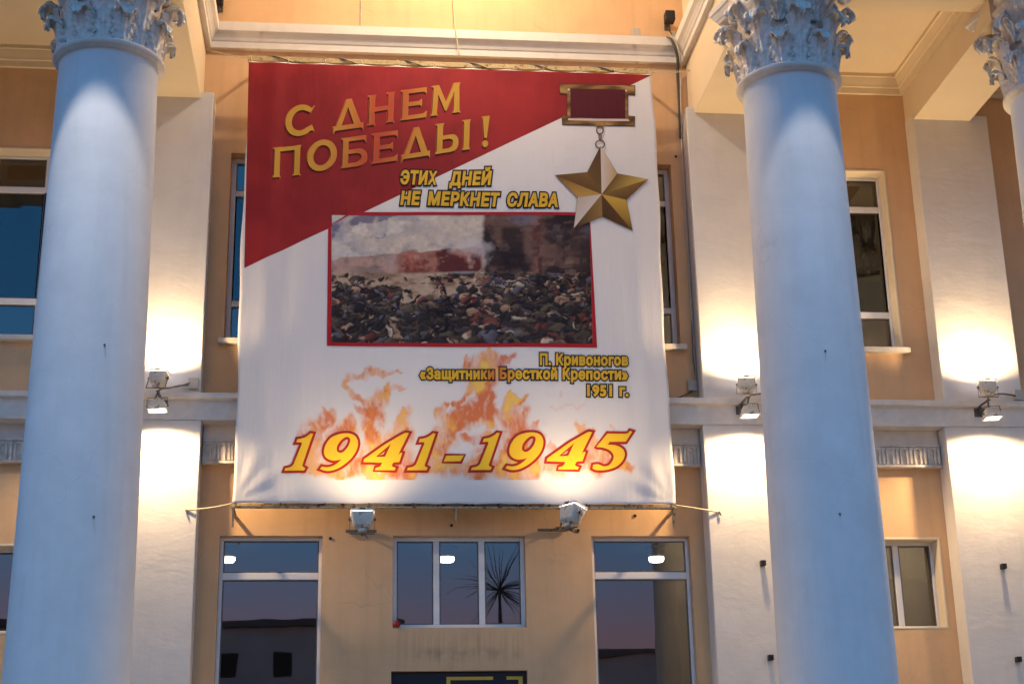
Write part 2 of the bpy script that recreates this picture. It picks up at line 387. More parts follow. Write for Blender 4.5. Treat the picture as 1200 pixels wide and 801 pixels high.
# tall middle bay: cornice round it, wall rising to a high ceiling
h_ = .40; w_ = .20
pr = [(0, 13.63), (.42, 13.63), (.42, 13.63+h_*.26), (.50, 13.63+h_*.30), (.58, 13.63+h_*.40), (.74, 13.63+h_*.52), (.96, 13.63+h_*.60), (1, 13.63+h_*.62), (1, 14.03), (0, 14.03)]
cn = MB().prism([(-.001-p*w_, z) for p, z in pr], -2.319, 5.369)
part(cn, 'cornice', M['white'], label='white moulded cornice above the banner')
for s_, xb in ((1, -2.32), (-1, 5.37)):
    part(MB().prism([(xb+s_*(.001+p*w_), z+.001) for p, z in pr], -4.35, -.003, 'y'), 'cornice', M['white'])
part(MB().box(-2.319, 5.369, -4.35, -.002, 16.9, ZT-.03), 'ceiling_panel', M['soffit'])

# windows -----------------------------------------------------------
def window(x0, x1, z0, z1, y, muls=(), trans=(), fw=.075, label=None, sill=True, surround=False, mw=.09):
    """frame bars as one frame part, each pane a child of the window"""
    wx = (x0+x1)/2-1.56
    b = MB(); Y0, Y1 = y, y+.07
    L = lambda v: v-1.56-wx
    b.box(L(x0), L(x0)+fw, Y0, Y1, z0, z1).box(L(x1)-fw, L(x1), Y0, Y1, z0, z1)
    b.box(L(x0)+fw, L(x1)-fw, Y0+.001, Y1, z0, z0+fw).box(L(x0)+fw, L(x1)-fw, Y0+.001, Y1, z1-fw, z1)
    zs = [z0+fw]+sum([[c-mw/2, c+mw/2] for c in trans], [])+[z1-fw]
    for c in trans: b.box(L(x0)+fw, L(x1)-fw, Y0+.002, Y1, c-mw/2, c+mw/2)
    xs = [x0+fw]+sum([[c-mw/2, c+mw/2] for c in muls], [])+[x1-fw]
    for c in muls:
        for k in range(0, len(zs), 2): b.box(L(c)-mw/2, L(c)+mw/2, Y0+.003, Y1, zs[k], zs[k+1])
    o = b.build('window', M['pvc'], B, bevel=.008, loc=(wx, 0, 0))
    if label: o['label'] = label
    g_ = MB()
    for i in range(0, len(xs), 2):
        for k in range(0, len(zs), 2):
            # inner sash lip then the pane
            a, c, d, e_ = L(xs[i]), L(xs[i+1]), zs[k], zs[k+1]
            g_.box(a, a+.018, Y0+.022, Y0+.055, d, e_).box(c-.018, c, Y0+.022, Y0+.055, d, e_)
            g_.box(a+.018, c-.018, Y0+.022, Y0+.055, d, d+.018).box(a+.018, c-.018, Y0+.022, Y0+.055, e_-.018, e_)
            MB().quad((a+.017, Y0+.04, d+.017), (c-.017, Y0+.04, d+.017), (c-.017, Y0+.04, e_-.017), (a+.017, Y0+.04, e_-.017)).build('pane', M['glass'], o)
    g_.build('gasket', M['steel'], o)
    if sill:
        MB().prism([(-.12, z0-.11), (-.12, z0-.03), (y+.02, z0-.004), (y+.02, z0-.11)], L(x0)-.07, L(x1)+.07).build('sill', M['sill'], o, bevel=.008)
    if surround:
        s_ = MB(); q = .035
        s_.box(L(x0)-.002, L(x0)+q, -.008, y-.001, z0-.001, z1+.002).box(L(x1)-q, L(x1)+.002, -.008, y-.001, z0-.001, z1+.002)
        s_.box(L(x0)+q, L(x1)-q, -.007, y-.001, z1-q, z1+.002)
        if not sill: s_.box(L(x0)+q, L(x1)-q, -.007, y-.001, z0-.002, z0+q)
        s_.build('surround', M['cream'], o, bevel=.01)
    return o
TR = (11.27, 9.47)
window(-5.45, -3.80, 8.86, 11.86, .25, (-4.62,), TR, label='tall upper window at the left edge, partly behind the column', surround=True, mw=.10)
window(-1.86, -.30, 8.86, 11.86, .20, (-1.08,), TR, label='tall upper window showing past the left edge of the banner')
window(.70, 2.52, 8.86, 11.86, .20, (1.3, 1.9), TR)
window(3.42, 5.03, 8.86, 11.86, .20, (4.2,), TR, label='tall upper window showing past the right edge of the banner')
window(6.86, 8.545, 8.86, 11.86, .25, (7.7,), TR, label='tall upper window right of the right column', surround=True, mw=.10)
window(11.15, 12.4, 8.86, 11.86, .25, (11.8,), TR, surround=True)
window(-1.80, -.35, 2.6, 5.90, .12, (), (5.34,), fw=.05, label='tall lower window below the left end of the banner', mw=.10)
window(3.54, 5.0, 2.6, 5.90, .12, (), (5.34,), fw=.05, label='tall lower window below the right end of the banner', mw=.10)
window(.655, 2.565, 4.585, 5.905, .12, (1.285, 1.94), (), fw=.06, label='three-pane window centred below the banner', sill=False, mw=.085)
window(-5.55, -4.0, 4.53, 5.78, .25, (-5.1,), (), surround=True, sill=False)
window(7.22, 8.80, 4.53, 5.88, .25, (8.19,), (), label='small lower window right of the right column', surround=True, sill=False)
window(11.15, 12.4, 4.53, 5.88, .25, (11.8,), (), surround=True, sill=False)
# small dark wall plugs, hairline seams
for x, z in ((-2.18, 12.0), (5.12, 12.0), (1.50, 6.05), (3.35, 5.98), (-.24, 5.86), (4.2, 6.2)):
    part(MB().box(x-.018, x+.018, -.016, -.001, z-.018, z+.018), 'wall_plug', M['black'])

# sign panel over the door
S = empty('door_sign', 'black sign panel with yellow angular lines at the bottom below the three-pane window', 'sign', (1.6, .10, 3.3))
MB().box(-.955, .955, 0, .04, -.6, .68).build('panel', M['sign'], S, bevel=.01)
sy = MB()
for a, b, c, d in ((-.18, .48, .565, .61), (-.18, -.125, .10, .5645), (.67, .90, .565, .61), (.84, .90, .10, .5645), (-.02, .70, .20, .25)):
    sy.box(a, b, -.006, -.001, c, d)
sy.build('yellow_line', M['signy'], S)
part(MB().box(.66, 1.59, .16, .22, .45, 2.65).box(1.61, 2.54, .16, .22, .45, 2.65), 'door_leaf', M['dark'])

# ------------------------------------------------------------------ ceiling lamps in the rooms, potted plant, red ball
lamp0 = None
for x, lb in ((-1.915, 'lit ceiling lamp seen through the lower window left of centre'), (1.62, 'lit ceiling lamp seen through the three-pane window'), (5.10, 'lit ceiling lamp seen through the lower window right of centre')):
    if lamp0 is None:
        lamp0 = empty('ceiling_lamp', lb, 'ceiling lamp', (x, 3.0, 6.29), group='lit ceiling lamps inside the lower rooms')
        MB().lathe([(.0, 0), (.15, 0), (.16, -.06), (.13, -.16)], 20).build('base', M['pvc'], lamp0, smooth=True)
        MB().lathe([(.129, -.161), (.13, -.20), (.11, -.235), (.0, -.25)], 20).build('diffuser', M['tube'], lamp0, smooth=True)
    else:
        c = copy_tree(lamp0); c.location.x = x; c['label'] = lb
RB = empty('red_alarm_light', 'small red round lamp in the lower left corner of the three-pane window', 'lamp', (.715, .02, 4.64))
MB().lathe([(.0, .055), (.035, .045), (.055, .01), (.052, -.03), (.0, -.05)], 16).build('dome', M['red'], RB, smooth=True)
MB().box(-.03, .03, -.02, .10, -.052, -.03).build('bracket', M['steel'], RB)

# ------------------------------------------------------------------ columns
def leaf_mesh(h, wmax, out_, seed, lobes=6, name='leaf'):
    """acanthus leaf: stands on z=0 in front of the bell (outwards is -y), bellies out, then the tip rolls over and hangs"""
    rg = random.Random(seed); NV, NU = 40, 26
    line = []; rc = out_*.42
    for i in range(NV):
        v = i/(NV-1)
        if v < .70:
            q = v/.70; line.append((-(.03+(out_-.03-rc)*q**2.2), (h-rc)*q, R(90)-R(24)*q**2))
        else:
            q = (v-.70)/.30; a = R(180)-q*R(215)                    # over the roll
            a = q*R(215); line.append((-(out_-rc)-rc*(1-math.cos(a)), (h-rc)+rc*math.sin(a), R(66)-a*.9))
    vs, fs = [], []
    for i, (y, z, ang) in enumerate(line):
        v = i/(NV-1)
        prof = (.70+.30*math.sin(math.pi*min(v*1.1, 1)**.8)) * (1 if v < .70 else math.sqrt(max(0.03, 1-((v-.70)/.315)**2)))
        ph = v*lobes
        lobe = abs(math.sin(math.pi*ph))**.45
        for j in range(NU+1):
            u = j/NU*2-1
            x = u*wmax*.5*prof*(1-((1-lobe)*.40+.10*(1-abs(math.sin(math.pi*ph*3))))*abs(u)**1.5)
            rib = .5+.5*math.cos(abs(u)*math.pi*3.2-ph*math.pi*2*.5)
            mid = math.exp(-(u/.09)**2)*.014-.010*math.exp(-((abs(u)-.2)/.07)**2)
            cup = -(.085 if v < .7 else .05)*(u*u)
            n = .030*(rib-.5)*(.3+abs(u))+mid+cup+.045+rg.uniform(-.003, .003)-.020*(1-lobe)*abs(u)**2
            vs.append((x, y-math.sin(ang)*n, z+math.cos(ang)*n*.9))
    for i in range(NV-1):
        for j in range(NU):
            a = i*(NU+1)+j; fs.append((a, a+1, a+NU+2, a+NU+1))
    me = bpy.data.meshes.new(name); me.from_pydata(vs, [], fs); me.materials.append(M['silver'])
    for p in me.polygons: p.use_smooth = True
    return me
LEAF_LOW = leaf_mesh(.40, .37, .17, 1, 5); LEAF_HIGH = leaf_mesh(.76, .42, .24, 2, 8); LEAF_TOP = leaf_mesh(.34, .24, .20, 3, 4)
def leaf_at(cap, me, ang, r, z, s=1, lean=0):
    o = bpy.data.objects.new('leaf', me); COL.objects.link(o); o.parent = cap
    o.location = (r*math.sin(ang), -r*math.cos(ang), z); o.rotation_euler = (lean, 0, ang); o.scale = (s, s, s)
    so_ = o.modifiers.new('thick', 'SOLIDIFY'); so_.thickness = .028; so_.offset = -1
def volute_mesh():
    """corner scroll: a thick ribbon rising from the bell and rolling up under the abacus corner"""
    pts = []
    for i in range(14):
        q = i/13; pts.append((.60+.30*q**1.6, .42+.34*q))     # (radial, z) stem
    cx, cz = .90-.0, .62; a0 = math.atan2(pts[-1][1]-cz, pts[-1][0]-cx); r0 = math.hypot(pts[-1][0]-cx, pts[-1][1]-cz)
    for i in range(1, 40):
        q = i/39; a = a0-q*math.pi*4; r = r0*(1-q*.86); pts.append((cx+r*math.cos(a), cz+r*math.sin(a)))
    mb = MB(); rings = []
    for i, (r, z) in enumerate(pts):
        p0 = pts[max(i-1, 0)]; p1 = pts[min(i+1, len(pts)-1)]
        d = Vector((p1[0]-p0[0], p1[1]-p0[1])).normalized(); n = Vector((-d.y, d.x))
        wd = .05+.035*min(i/14, 1); th = .020
        rings.append([(-wd, -(r+n.x*th), z+n.y*th), (-wd*.5, -(r+n.x*th*.2), z+n.y*th*.2), (wd*.5, -(r+n.x*th*.2), z+n.y*th*.2), (wd, -(r+n.x*th), z+n.y*th),
                      (wd, -(r-n.x*th), z-n.y*th), (-wd, -(r-n.x*th), z-n.y*th)])
    mb.loft(rings)
    me = mb.mesh('volute'); me.materials.append(M['silver'])
    for p in me.polygons: p.use_smooth = True
    return me
VOL = volute_mesh()

def make_column(x, y, label, hooks):
    c = empty('column', label, 'column', (x, y, .45), group='tall round portico columns')
    Z = lambda z: z-.45
    prof = [(.80, Z(.46)), (.80, Z(.75)), (.76, Z(.80)), (.745, Z(.95)), (.72, Z(1.05))]
    for i in range(25):
        q = i/24; z = 1.05+(11.28-1.05)*q; r = .722-.095*(q**1.35); prof.append((r, Z(z)))
    prof += [(.640, Z(11.31))]
    MB().lathe(prof, 72).build('shaft', M['column'], c, smooth=True)
    MB().lathe([(.60, Z(11.300)), (.668, Z(11.302)), (.675, Z(11.335)), (.695, Z(11.34)), (.712, Z(11.36)), (.712, Z(11.395)), (.695, Z(11.415)), (.60, Z(11.42))], 72).build('astragal', M['trim'], c, smooth=True)
    cap = MB().lathe([(.58, 0), (.585, .25), (.59, .65), (.64, 1.0), (.74, 1.26), (.72, 1.29), (.0, 1.29)], 48).build('capital', M['silver'], c, smooth=True, loc=(0, 0, Z(11.42)))
    for k in range(8):
        leaf_at(cap, LEAF_LOW, R(22.5+45*k), .60, .0)
        leaf_at(cap, LEAF_HIGH, R(45*k), .57, .0)
        leaf_at(cap, LEAF_TOP, R(22.5+45*k), .60, .66, 1, R(14))
    for k in range(4):
        o = bpy.data.objects.new('volute', VOL); COL.objects.link(o); o.parent = cap; o.rotation_euler = (0, 0, R(45+90*k)); o.location = (0, 0, .44)
        for s_ in (-1, 1):
            o = bpy.data.objects.new('volute', VOL); COL.objects.link(o); o.parent = cap; o.scale = (.6, .72, .75)
            o.rotation_euler = (0, 0, R(90*k+s_*13)); o.location = (0, 0, .60)
    # abacus: concave sides, cut corners
    def aba(rc, dip, z):
        pts = []
        for k in range(4):
            a0, a1 = R(45+90*k), R(135+90*k)
            p0 = Vector((math.cos(a0+.06), math.sin(a0+.06)))*rc; p1 = Vector((math.cos(a1-.06), math.sin(a1-.06)))*rc
            for q in range(9):
                s_ = q/8; p = p0.lerp(p1, s_); n = (p0+p1).normalized(); p = p-n*dip*math.sin(math.pi*s_); pts.append((p.x, p.y, z))
        return pts
    MB().loft([aba(1.00, .14, 1.27), aba(1.02, .14, 1.31), aba(1.05, .15, 1.33), aba(1.10, .15, 1.41), aba(1.14, .16, 1.43), aba(1.14, .16, 1.515)]).build('abacus', M['trim'], cap, bevel=.006)
    for hx, hy, hz in hooks:
        r = .722-.095*(((hz-1.05)/10.23)**1.35)
        a = math.atan2(hy, hx); h = Vector((math.cos(a), math.sin(a), 0))
        b = MB(); p0 = h*(r-.01); b.tube([p0+Vector((0, 0, Z(hz))), p0+h*.034+Vector((0, 0, Z(hz))), p0+h*.036+Vector((0, 0, Z(hz)-.03))], .006, 6)
        b.tube([p0+Vector((0, 0, Z(hz))), p0+h*.016+Vector((0, 0, Z(hz)))], .014, 8)
        b.build('hook', M['steel'], c)
    return c
hz = (11.22, 10.36, 9.37, 8.40, 7.42, 6.46, 5.45, 4.4, 3.4)
make_column(-3.17, -3.6, 'white round column left of the banner with silver leafy capital',
            [(-1, .12, z) for z in hz]+[(0.45, -1, z) for z in (7.36, 5.29)])
make_column(5.91, -3.6, 'white round column right of the banner with silver leafy capital',
            [(1, .0, z) for z in hz]+[(-.05, -1, z) for z in (7.39, 5.33)])
make_column(9.72, -3.6, 'white round column cut by the right edge of the picture',
            [(-.8, -.5, z) for z in hz])

# ------------------------------------------------------------------ floodlights
def spot(parent, energy, size, blend, loc, aim, color=WARM, radius=.06):
    l = bpy.data.lights.new('lamp_light', 'SPOT'); l.energy = energy; l.spot_size = R(size); l.spot_blend = blend; l.color = color
    l.shadow_soft_size = radius
    o = bpy.data.objects.new('lamp_light', l); COL.objects.link(o); o.parent = parent; o.location = loc
    o.rotation_euler = Vector(aim).to_track_quat('-Z', 'Y').to_euler()
    return o
def rrect(wx, wy, r, z, n=4):
    pts = []
    for cx, cy, a0 in ((wx-r, wy-r, 0), (-wx+r, wy-r, 90), (-wx+r, -wy+r, 180), (wx-r, -wy+r, 270)):
        for i in range(n+1):
            a = R(a0+90*i/n); pts.append((cx+r*math.cos(a), cy+r*math.sin(a), z))
    return pts
# one floodlight head built along +z (light leaves towards +z), pivot at the origin
HM = MB().loft([rrect(.085, .05, .03, -.13), rrect(.105, .065, .03, -.125), rrect(.135, .085, .035, -.06), rrect(.150, .105, .03, .05), rrect(.150, .105, .03, .085)])
for k in range(6): HM.box(-.10+k*.04-.006, -.10+k*.04+.006, -.088, .088, -.118, -.060)
for sx in (-1, 1):
    for k in range(3): HM.box(sx*.148-.008, sx*.148+.008, -.05+k*.04, -.04+k*.04, -.03, .06)
HM = HM.mesh('housing')
HM.materials.append(M['housing'])
RM = MB().loft([rrect(.163, .118, .03, .086), rrect(.165, .12, .03, .10), rrect(.160, .115, .03, .118), rrect(.130, .085, .02, .118), rrect(.128, .083, .02, .1)], cap=False).mesh('rim'); RM.materials.append(M['housing'])
LM = MB().loft([rrect(.131, .086, .02, .105), rrect(.128, .083, .02, .112), rrect(.07, .04, .02, .116)]).mesh('lens'); LM.materials.append(M['lens'])
GM = MB().box(-.055, .055, -.045, .045, -.185, -.131).mesh('control_box'); GM.materials.append(M['housing'])
YM = MB().box(-.172, -.165, -.012, .012, -.20, .03).box(.165, .172, -.012, .012, -.20, .03).box(-.172, .172, -.013, .013, -.210, -.2005).mesh('yoke'); YM.materials.append(M['steel'])
KM = MB().tube([(-.150, 0, 0), (-.185, 0, 0)], .018, 10).mesh('knob'); KM.materials.append(M['steel'])
KM2 = MB().tube([(.150, 0, 0), (.185, 0, 0)], .018, 10).mesh('knob'); KM2.materials.append(M['steel'])
LT = MB().box(-.04, .04, .119, .128, .09, .125).mesh('latch'); LT.materials.append(M['steel'])
def flood(x, y, z, aim, label, group, energy, size=130, mount=None, roll=0, blend=.6, scale=.84, laim=None, squat=1.0):
    q = Vector(aim).to_track_quat('Z', 'Y')
    f = empty('floodlight', label, 'floodlight', (x, y, z), group=group)
    eu = q.to_euler(); Mx = Matrix.Rotation(roll, 4, 'Y') @ q.to_matrix().to_4x4()
    for nm, me in (('housing', HM), ('rim', RM), ('lens', LM), ('control_box', GM), ('yoke', YM), ('knob', KM), ('knob', KM2), ('latch', LT)):
        o = link(nm, me, f, bevel=.004 if nm in ('control_box', 'rim') else 0, smooth=(nm == 'housing'))
        o.matrix_local = Mx @ Matrix.Diagonal((scale, scale, scale*squat, 1))
    if mount: mount.build('mounting_arm', M['steel'], f)
    d = (Mx @ Vector((0, 0, 1, 0))).to_3d()
    spot(f, energy, size, blend, d*.14*scale, laim or d)
    return f
GR = 'paired floodlights on the string course in front of the pilasters'
pos = [(-2.68, 'left'), (5.80, 'right of the banner'), (9.48, 'far right')]
names = {0: ('upper floodlight pointing up at the pilaster left of the banner', 'lower floodlight shining down the pilaster left of the banner'),
         1: ('upper floodlight pointing up at the pilaster between banner and right column', 'lower floodlight shining down the pilaster between banner and right column'),
         2: ('upper floodlight pointing up at the pilaster on the far right', 'lower floodlight shining down the pilaster on the far right')}
for i, (x, _) in enumerate(pos):
    flood(x, -.78, 7.99, (.10, .34, 1), names[i][0], GR, FLOOD_W, 164, MB().box(-.02, .02, -.01, .36, -.195, -.18).box(-.02, .02, .34, .40, -.30, -.1805), roll=R(4), laim=(.0, -.05, 1), blend=.55)
    flood(x+.01, -.80, 7.575, (0, -.10, -1), names[i][1], GR, DOWN_W, 166, MB().box(-.02, .02, .005, .43, .115, .13).box(-.09, .09, .405, .419, .07, .20), roll=R(-3), blend=.45, laim=(0, -.10, -1), squat=.72)
# out-of-frame neighbour on the left bay is the same lamp pair
GB = 'floodlights on brackets under the banner'
def bracket(dx, dz, y):
    b = MB().box(-.22+dx, .22+dx, -y-.035, -y-.002, dz-.02, dz+.015)          # flat bar on the wall
    b.tube([(dx, -y-.02, dz), (dx*.5, .3, dz*.5-.14), (0, .02, -.21)], .018, 8).tube([(.02, 0, -.2), (.08, -.02, -.26), (dx+.05, -y-.05, dz+.04)], .008, 6)
    return b
flood(.20, -1.35, 5.86, (.0, .16, 1), 'boxy floodlight under the left half of the banner edge', GB, BANNER_W, 150, bracket(0, .10, -1.33), blend=.8, scale=1.0, laim=(0, .10, 1))
flood(3.06, -1.37, 5.93, (.30, .20, 1), 'tilted boxy floodlight under the right half of the banner edge', GB, BANNER_W, 150, bracket(-.09, .05, -1.35), blend=.8, scale=1.08, laim=(0, .10, 1))

# lamps on outriggers above the frame: their beams make the pale arches on the shafts; a lantern in the tall middle bay
for x, dx, en, lb in ((-3.17, -.10, 1.0, 'left'), (5.91, .22, .55, 'right')):
    u = empty('outrigger_lamp', 'downlight on an arm of the entablature above the %s column' % lb, 'spotlight', (x+dx, -6.60, 15.7), group='lamps on arms above the columns')
    MB().tube([(0, 2.25, .25), (0, .1, .25), (0, 0, .12)], .022, 8).build('arm', M['steel'], u)
    MB().lathe([(.0, .14), (.07, .13), (.11, .05), (.12, -.05), (.10, -.05), (.0, .0)], 24).build('shade', M['steel'], u, smooth=True)
    spot(u, ARCH_W*en, 54.5, .06, (0, 0, -.06), (0, -.02, -1), color=(1, .89, .78), radius=.10)
LN = empty('ceiling_lantern', 'warm lantern hanging high in the tall middle bay above the banner', 'lantern', (1.55, -2.3, 16.9))
MB().tube([(0, 0, 0), (0, 0, -.30)], .02, 8).build('rod', M['steel'], LN)
MB().lathe([(.0, -.28), (.25, -.30), (.30, -.34), (.0, -.345)], 24).build('cap', M['steel'], LN)
MB().lathe([(.0, -.70), (.12, -.68), (.22, -.55), (.24, -.40), (.20, -.35)], 24).build('glass_globe', M['globe'], LN, smooth=True)
pl_ = bpy.data.lights.new('lantern_light', 'POINT'); pl_.energy = LANTERN_W; pl_.color = (1, .80, .54); pl_.shadow_soft_size = .12
po_ = bpy.data.objects.new('lantern_light', pl_); COL.objects.link(po_); po_.parent = LN; po_.location = (0, 0, -.95)

# ------------------------------------------------------------------ small black cameras, boxes, cables
def wall_camera(x, z, s, label):
    c = empty('wall_spotlight', label, 'spotlight', (x, 0, z), group='small black spotlights above the cornice corners')
    MB().box(-.09, .07, -.34, -.16, -.09, .09).build('housing', M['black'], c, bevel=.02)
    MB().box(-.03, .03, -.16, -.02, -.03, .03).box(-.05, .05, -.02, -.003, -.10, .10).build('arm', M['steel'], c)
    MB().box(-.10*s-.06, -.10*s+.06, -.05, -.003, -.28, -.15).build('terminal_box', M['box'], c, bevel=.006)
    MB().tube([(0, -.18, -.09), (.02*s, -.15, -.16), (-.06*s, -.06, -.20)], .010, 6).build('cable', M['cable'], c)
wall_camera(-2.13, 14.40, 1, 'small black spotlight above the left end of the white cornice')
wall_camera(5.10, 14.36, -1, 'small black spotlight above the right end of the white cornice')
def cable(name, pts, r, mat, label, sub=4):
    P_ = [Vector(p) for p in pts]; o_ = []
    for i in range(len(P_)-1):
        a, b, c, d = P_[max(i-1, 0)], P_[i], P_[i+1], P_[min(i+2, len(P_)-1)]
        for k in range(sub):
            t_ = k/sub; o_.append(.5*((2*b)+(-a+c)*t_+(2*a-5*b+4*c-d)*t_**2+(-a+3*b-3*c+d)*t_**3))
    o_.append(P_[-1])
    return tag(MB().tube(o_, r, 6).build(name, mat, smooth=True), label, 'cable')
cable('cable', [(.10, -.05, 14.045), (1.5, -.06, 14.05), (3.2, -.05, 14.045), (4.6, -.06, 14.06), (5.12, -.05, 14.08)], .014, M['cable'], 'thin grey cable lying along the top of the white cornice')
cable('cable', [(2.2, -.09, 14.045), (3.6, -.10, 14.05), (4.9, -.09, 14.07), (5.10, -.08, 14.02)], .010, M['cable'], 'second shorter cable along the right part of the cornice top')
cable('conduit', [(.10, -.012, 14.05), (.10, -.012, 14.5), (.105, -.012, 16.8)], .010, M['conduit'], 'thin vertical conduit rising from the cornice left of centre')
cable('hanging_cord', [(1.56, -.06, 16.8), (1.56, -.10, 15.2), (1.58, -.10, 14.6), (1.60, -.22, 14.05), (1.63, -.24, 13.8), (1.66, -.24, 13.55)], .009, M['rope'], 'pale cord hanging over the middle of the cornice')
for k, (dx, dy, m, lb) in enumerate(((0, 0, 'cable', 'dark cable nearest the beam in the bundle by the right beam'), (.03, .02, 'conduit', 'pale cable in the bundle by the right beam'), (-.03, .01, 'cable', 'dark cable nearest the banner in the bundle by the right beam'))):
    cable('cable', [(5.02+dx, -.06, 14.06), (5.10+dx, -.24-dy, 13.98), (5.20+dx, -.24-dy, 13.65), (5.23+dx, -.06-dy, 13.45), (5.22+dx*.6, -.04-dy, 12.9), (5.215+dx*.6, -.03-dy, 12.3)], .013, M[m], lb)
cable('conduit', [(5.223, -.03, 12.45), (5.222, -.03, 10.5), (5.222, -.03, 8.3)], .017, M['conduit'], 'pale conduit running down the inner edge of the right pilaster')
cable('cable', [(5.222, -.03, 9.4), (5.20, -.05, 8.7), (5.222, -.035, 8.32)], .008, M['cable'], 'thin loose wire beside the pale conduit above the junction box')
cable('cable', [(5.16, -.03, 8.10), (4.85, -.10, 7.95), (4.7, -.12, 7.93), (3.8, -.1, 7.92)], .012, M['cable'], 'grey cable lying on the ledge from the junction box to the banner')
def jbox(x, y, z, label):
    b = MB().box(x-.07, x+.07, y-.07, y, z-.08, z+.08).build('junction_box', M['box'], bevel=.008)
    tag(b, label, 'junction box', 'small junction boxes on the facade')
jbox(5.16, -.003, 8.19, 'small junction box at the foot of the conduit right of the banner')
jbox(-2.23, -.363, 8.03, 'small pale junction box on the pilaster left of the banner')
jbox(10.12, -.363, 7.99, 'small pale junction box beside the far right floodlight')
jbox(4.55, -.10, 14.12, 'small box on the cable near the right end of the cornice')
cable('cable', [(-2.28, -.42, 8.00), (-2.42, -.45, 7.98), (-2.56, -.5, 7.93), (-2.66, -.66, 7.86), (-2.70, -.74, 7.74), (-2.70, -.78, 7.70)], .014, M['steel'], 'grey hose between junction box and left pilaster floodlights')
cable('cable', [(-2.28, -.43, 8.03), (-2.45, -.46, 7.96), (-2.62, -.6, 7.90)], .010, M['steel'], 'second thinner hose from the left junction box')
cable('cable', [(6.5, -.43, 7.97), (6.15, -.44, 7.96), (5.98, -.5, 7.92), (5.86, -.68, 7.84), (5.80, -.76, 7.70)], .014, M['steel'], 'grey hose between the two floodlights beside the right column')
cable('cable', [(10.06, -.43, 7.97), (9.85, -.46, 7.99), (9.66, -.52, 7.95), (9.52, -.66, 7.86), (9.46, -.78, 7.70)], .014, M['steel'], 'grey hose between the two far right floodlights')
for x, z, y, lb in ((5.955, 5.42, -.378, 'upper dark peg on the pilaster left of the right column'), (5.97, 4.08, -.378, 'lower dark peg on the pilaster left of the right column'),
                    (9.55, 5.37, -.378, 'upper dark peg on the far right pilaster'), (9.61, 4.03, -.378, 'lower dark peg on the far right pilaster')):
    p = empty('wall_peg', lb, 'peg', (x, y, z), group='dark pegs on the lower pilasters')
    MB().box(-.035, .035, -.10, -.001, -.035, .04).build('block', M['black'], p, bevel=.005)

# ------------------------------------------------------------------ the banner
YB = -.60
MT = (RIGHT, UP, _f)
def sheet(px, py, Y=YB):
    """place on the cloth measured in the photograph -> metres on the banner plane"""
    a, b = (px-600)/FPX, -(py-400.5)/FPX
    d = RIGHT*a+UP*b+_f; t_ = (Y-CAM.y)/d.y; p = CAM+d*t_
    return p.x, p.z
BX0, BX1, BZ0, BZ1 = -1.60, 4.67, 6.235, 13.13
def cloth_y(x, z):
    u = (x-BX0)/(BX1-BX0); v = (z-BZ0)/(BZ1-BZ0)
    r = .016*math.sin(u*9+2*v+.5)*math.sin(v*3.0+.3)+.006*math.sin(u*23-3*v)*math.sin(v*2.2+1)
    r += .022*math.exp(-((u-.055-.01*v)/.022)**2)*min(1, v*1.3)-.014*math.exp(-((u-.10)/.03)**2)
    r += .009*math.exp(-((u-.955+.03*v)/.016)**2)*(1-v*.5)-.006*math.exp(-((u-.915)/.018)**2)*(1-v)
    r += .004*math.sin(u*47+3*math.sin(v*5))*(.25+.75*abs(u-.5)*2)*(1-.5*v)
    for k, (cu, sgn) in enumerate(((0, 1), (1, -1))):         # pulls fanning from the lower corners
        du = (u-cu)*sgn; a = math.atan2(v, max(du, 1e-4)); rr = math.hypot(du, v)
        r += .009*math.sin(a*13+k)*math.exp(-rr/.10)*min(1, rr*12)
    for k in range(12):                                       # little scoops between the ties along the top
        r += .006*math.exp(-((u-k/11)/.012)**2)*math.exp(-(1-v)/.02)
    return YB-r
NX, NZ = 150, 160
vs = []; fs = []
for k in range(NZ+1):
    for i in range(NX+1):
        u, v = i/NX, k/NZ
        x = BX0+u*(BX1-BX0)+(.016*math.sin(v*9+u)+.008*math.sin(v*31))*(max(0, 1-u*25)+max(0, 1-(1-u)*25))
        z = BZ0+v*(BZ1-BZ0)
        if k == NZ: z -= .018*abs(math.sin(u*math.pi*11))
        if k == 0: z += .010*abs(math.sin(u*math.pi*11))
        vs.append((x, cloth_y(x, z), z))
for k in range(NZ):
    for i in range(NX):
        a = k*(NX+1)+i; fs.append((a, a+1, a+NX+2, a+NX+1))
BN = empty('victory_banner', 'large red and white printed banner with gold star medal and 1941-1945 hung between the pilasters', 'banner', (1.54, -.6, 6.235))
BOFF = Vector((1.54, -.6, 6.235))
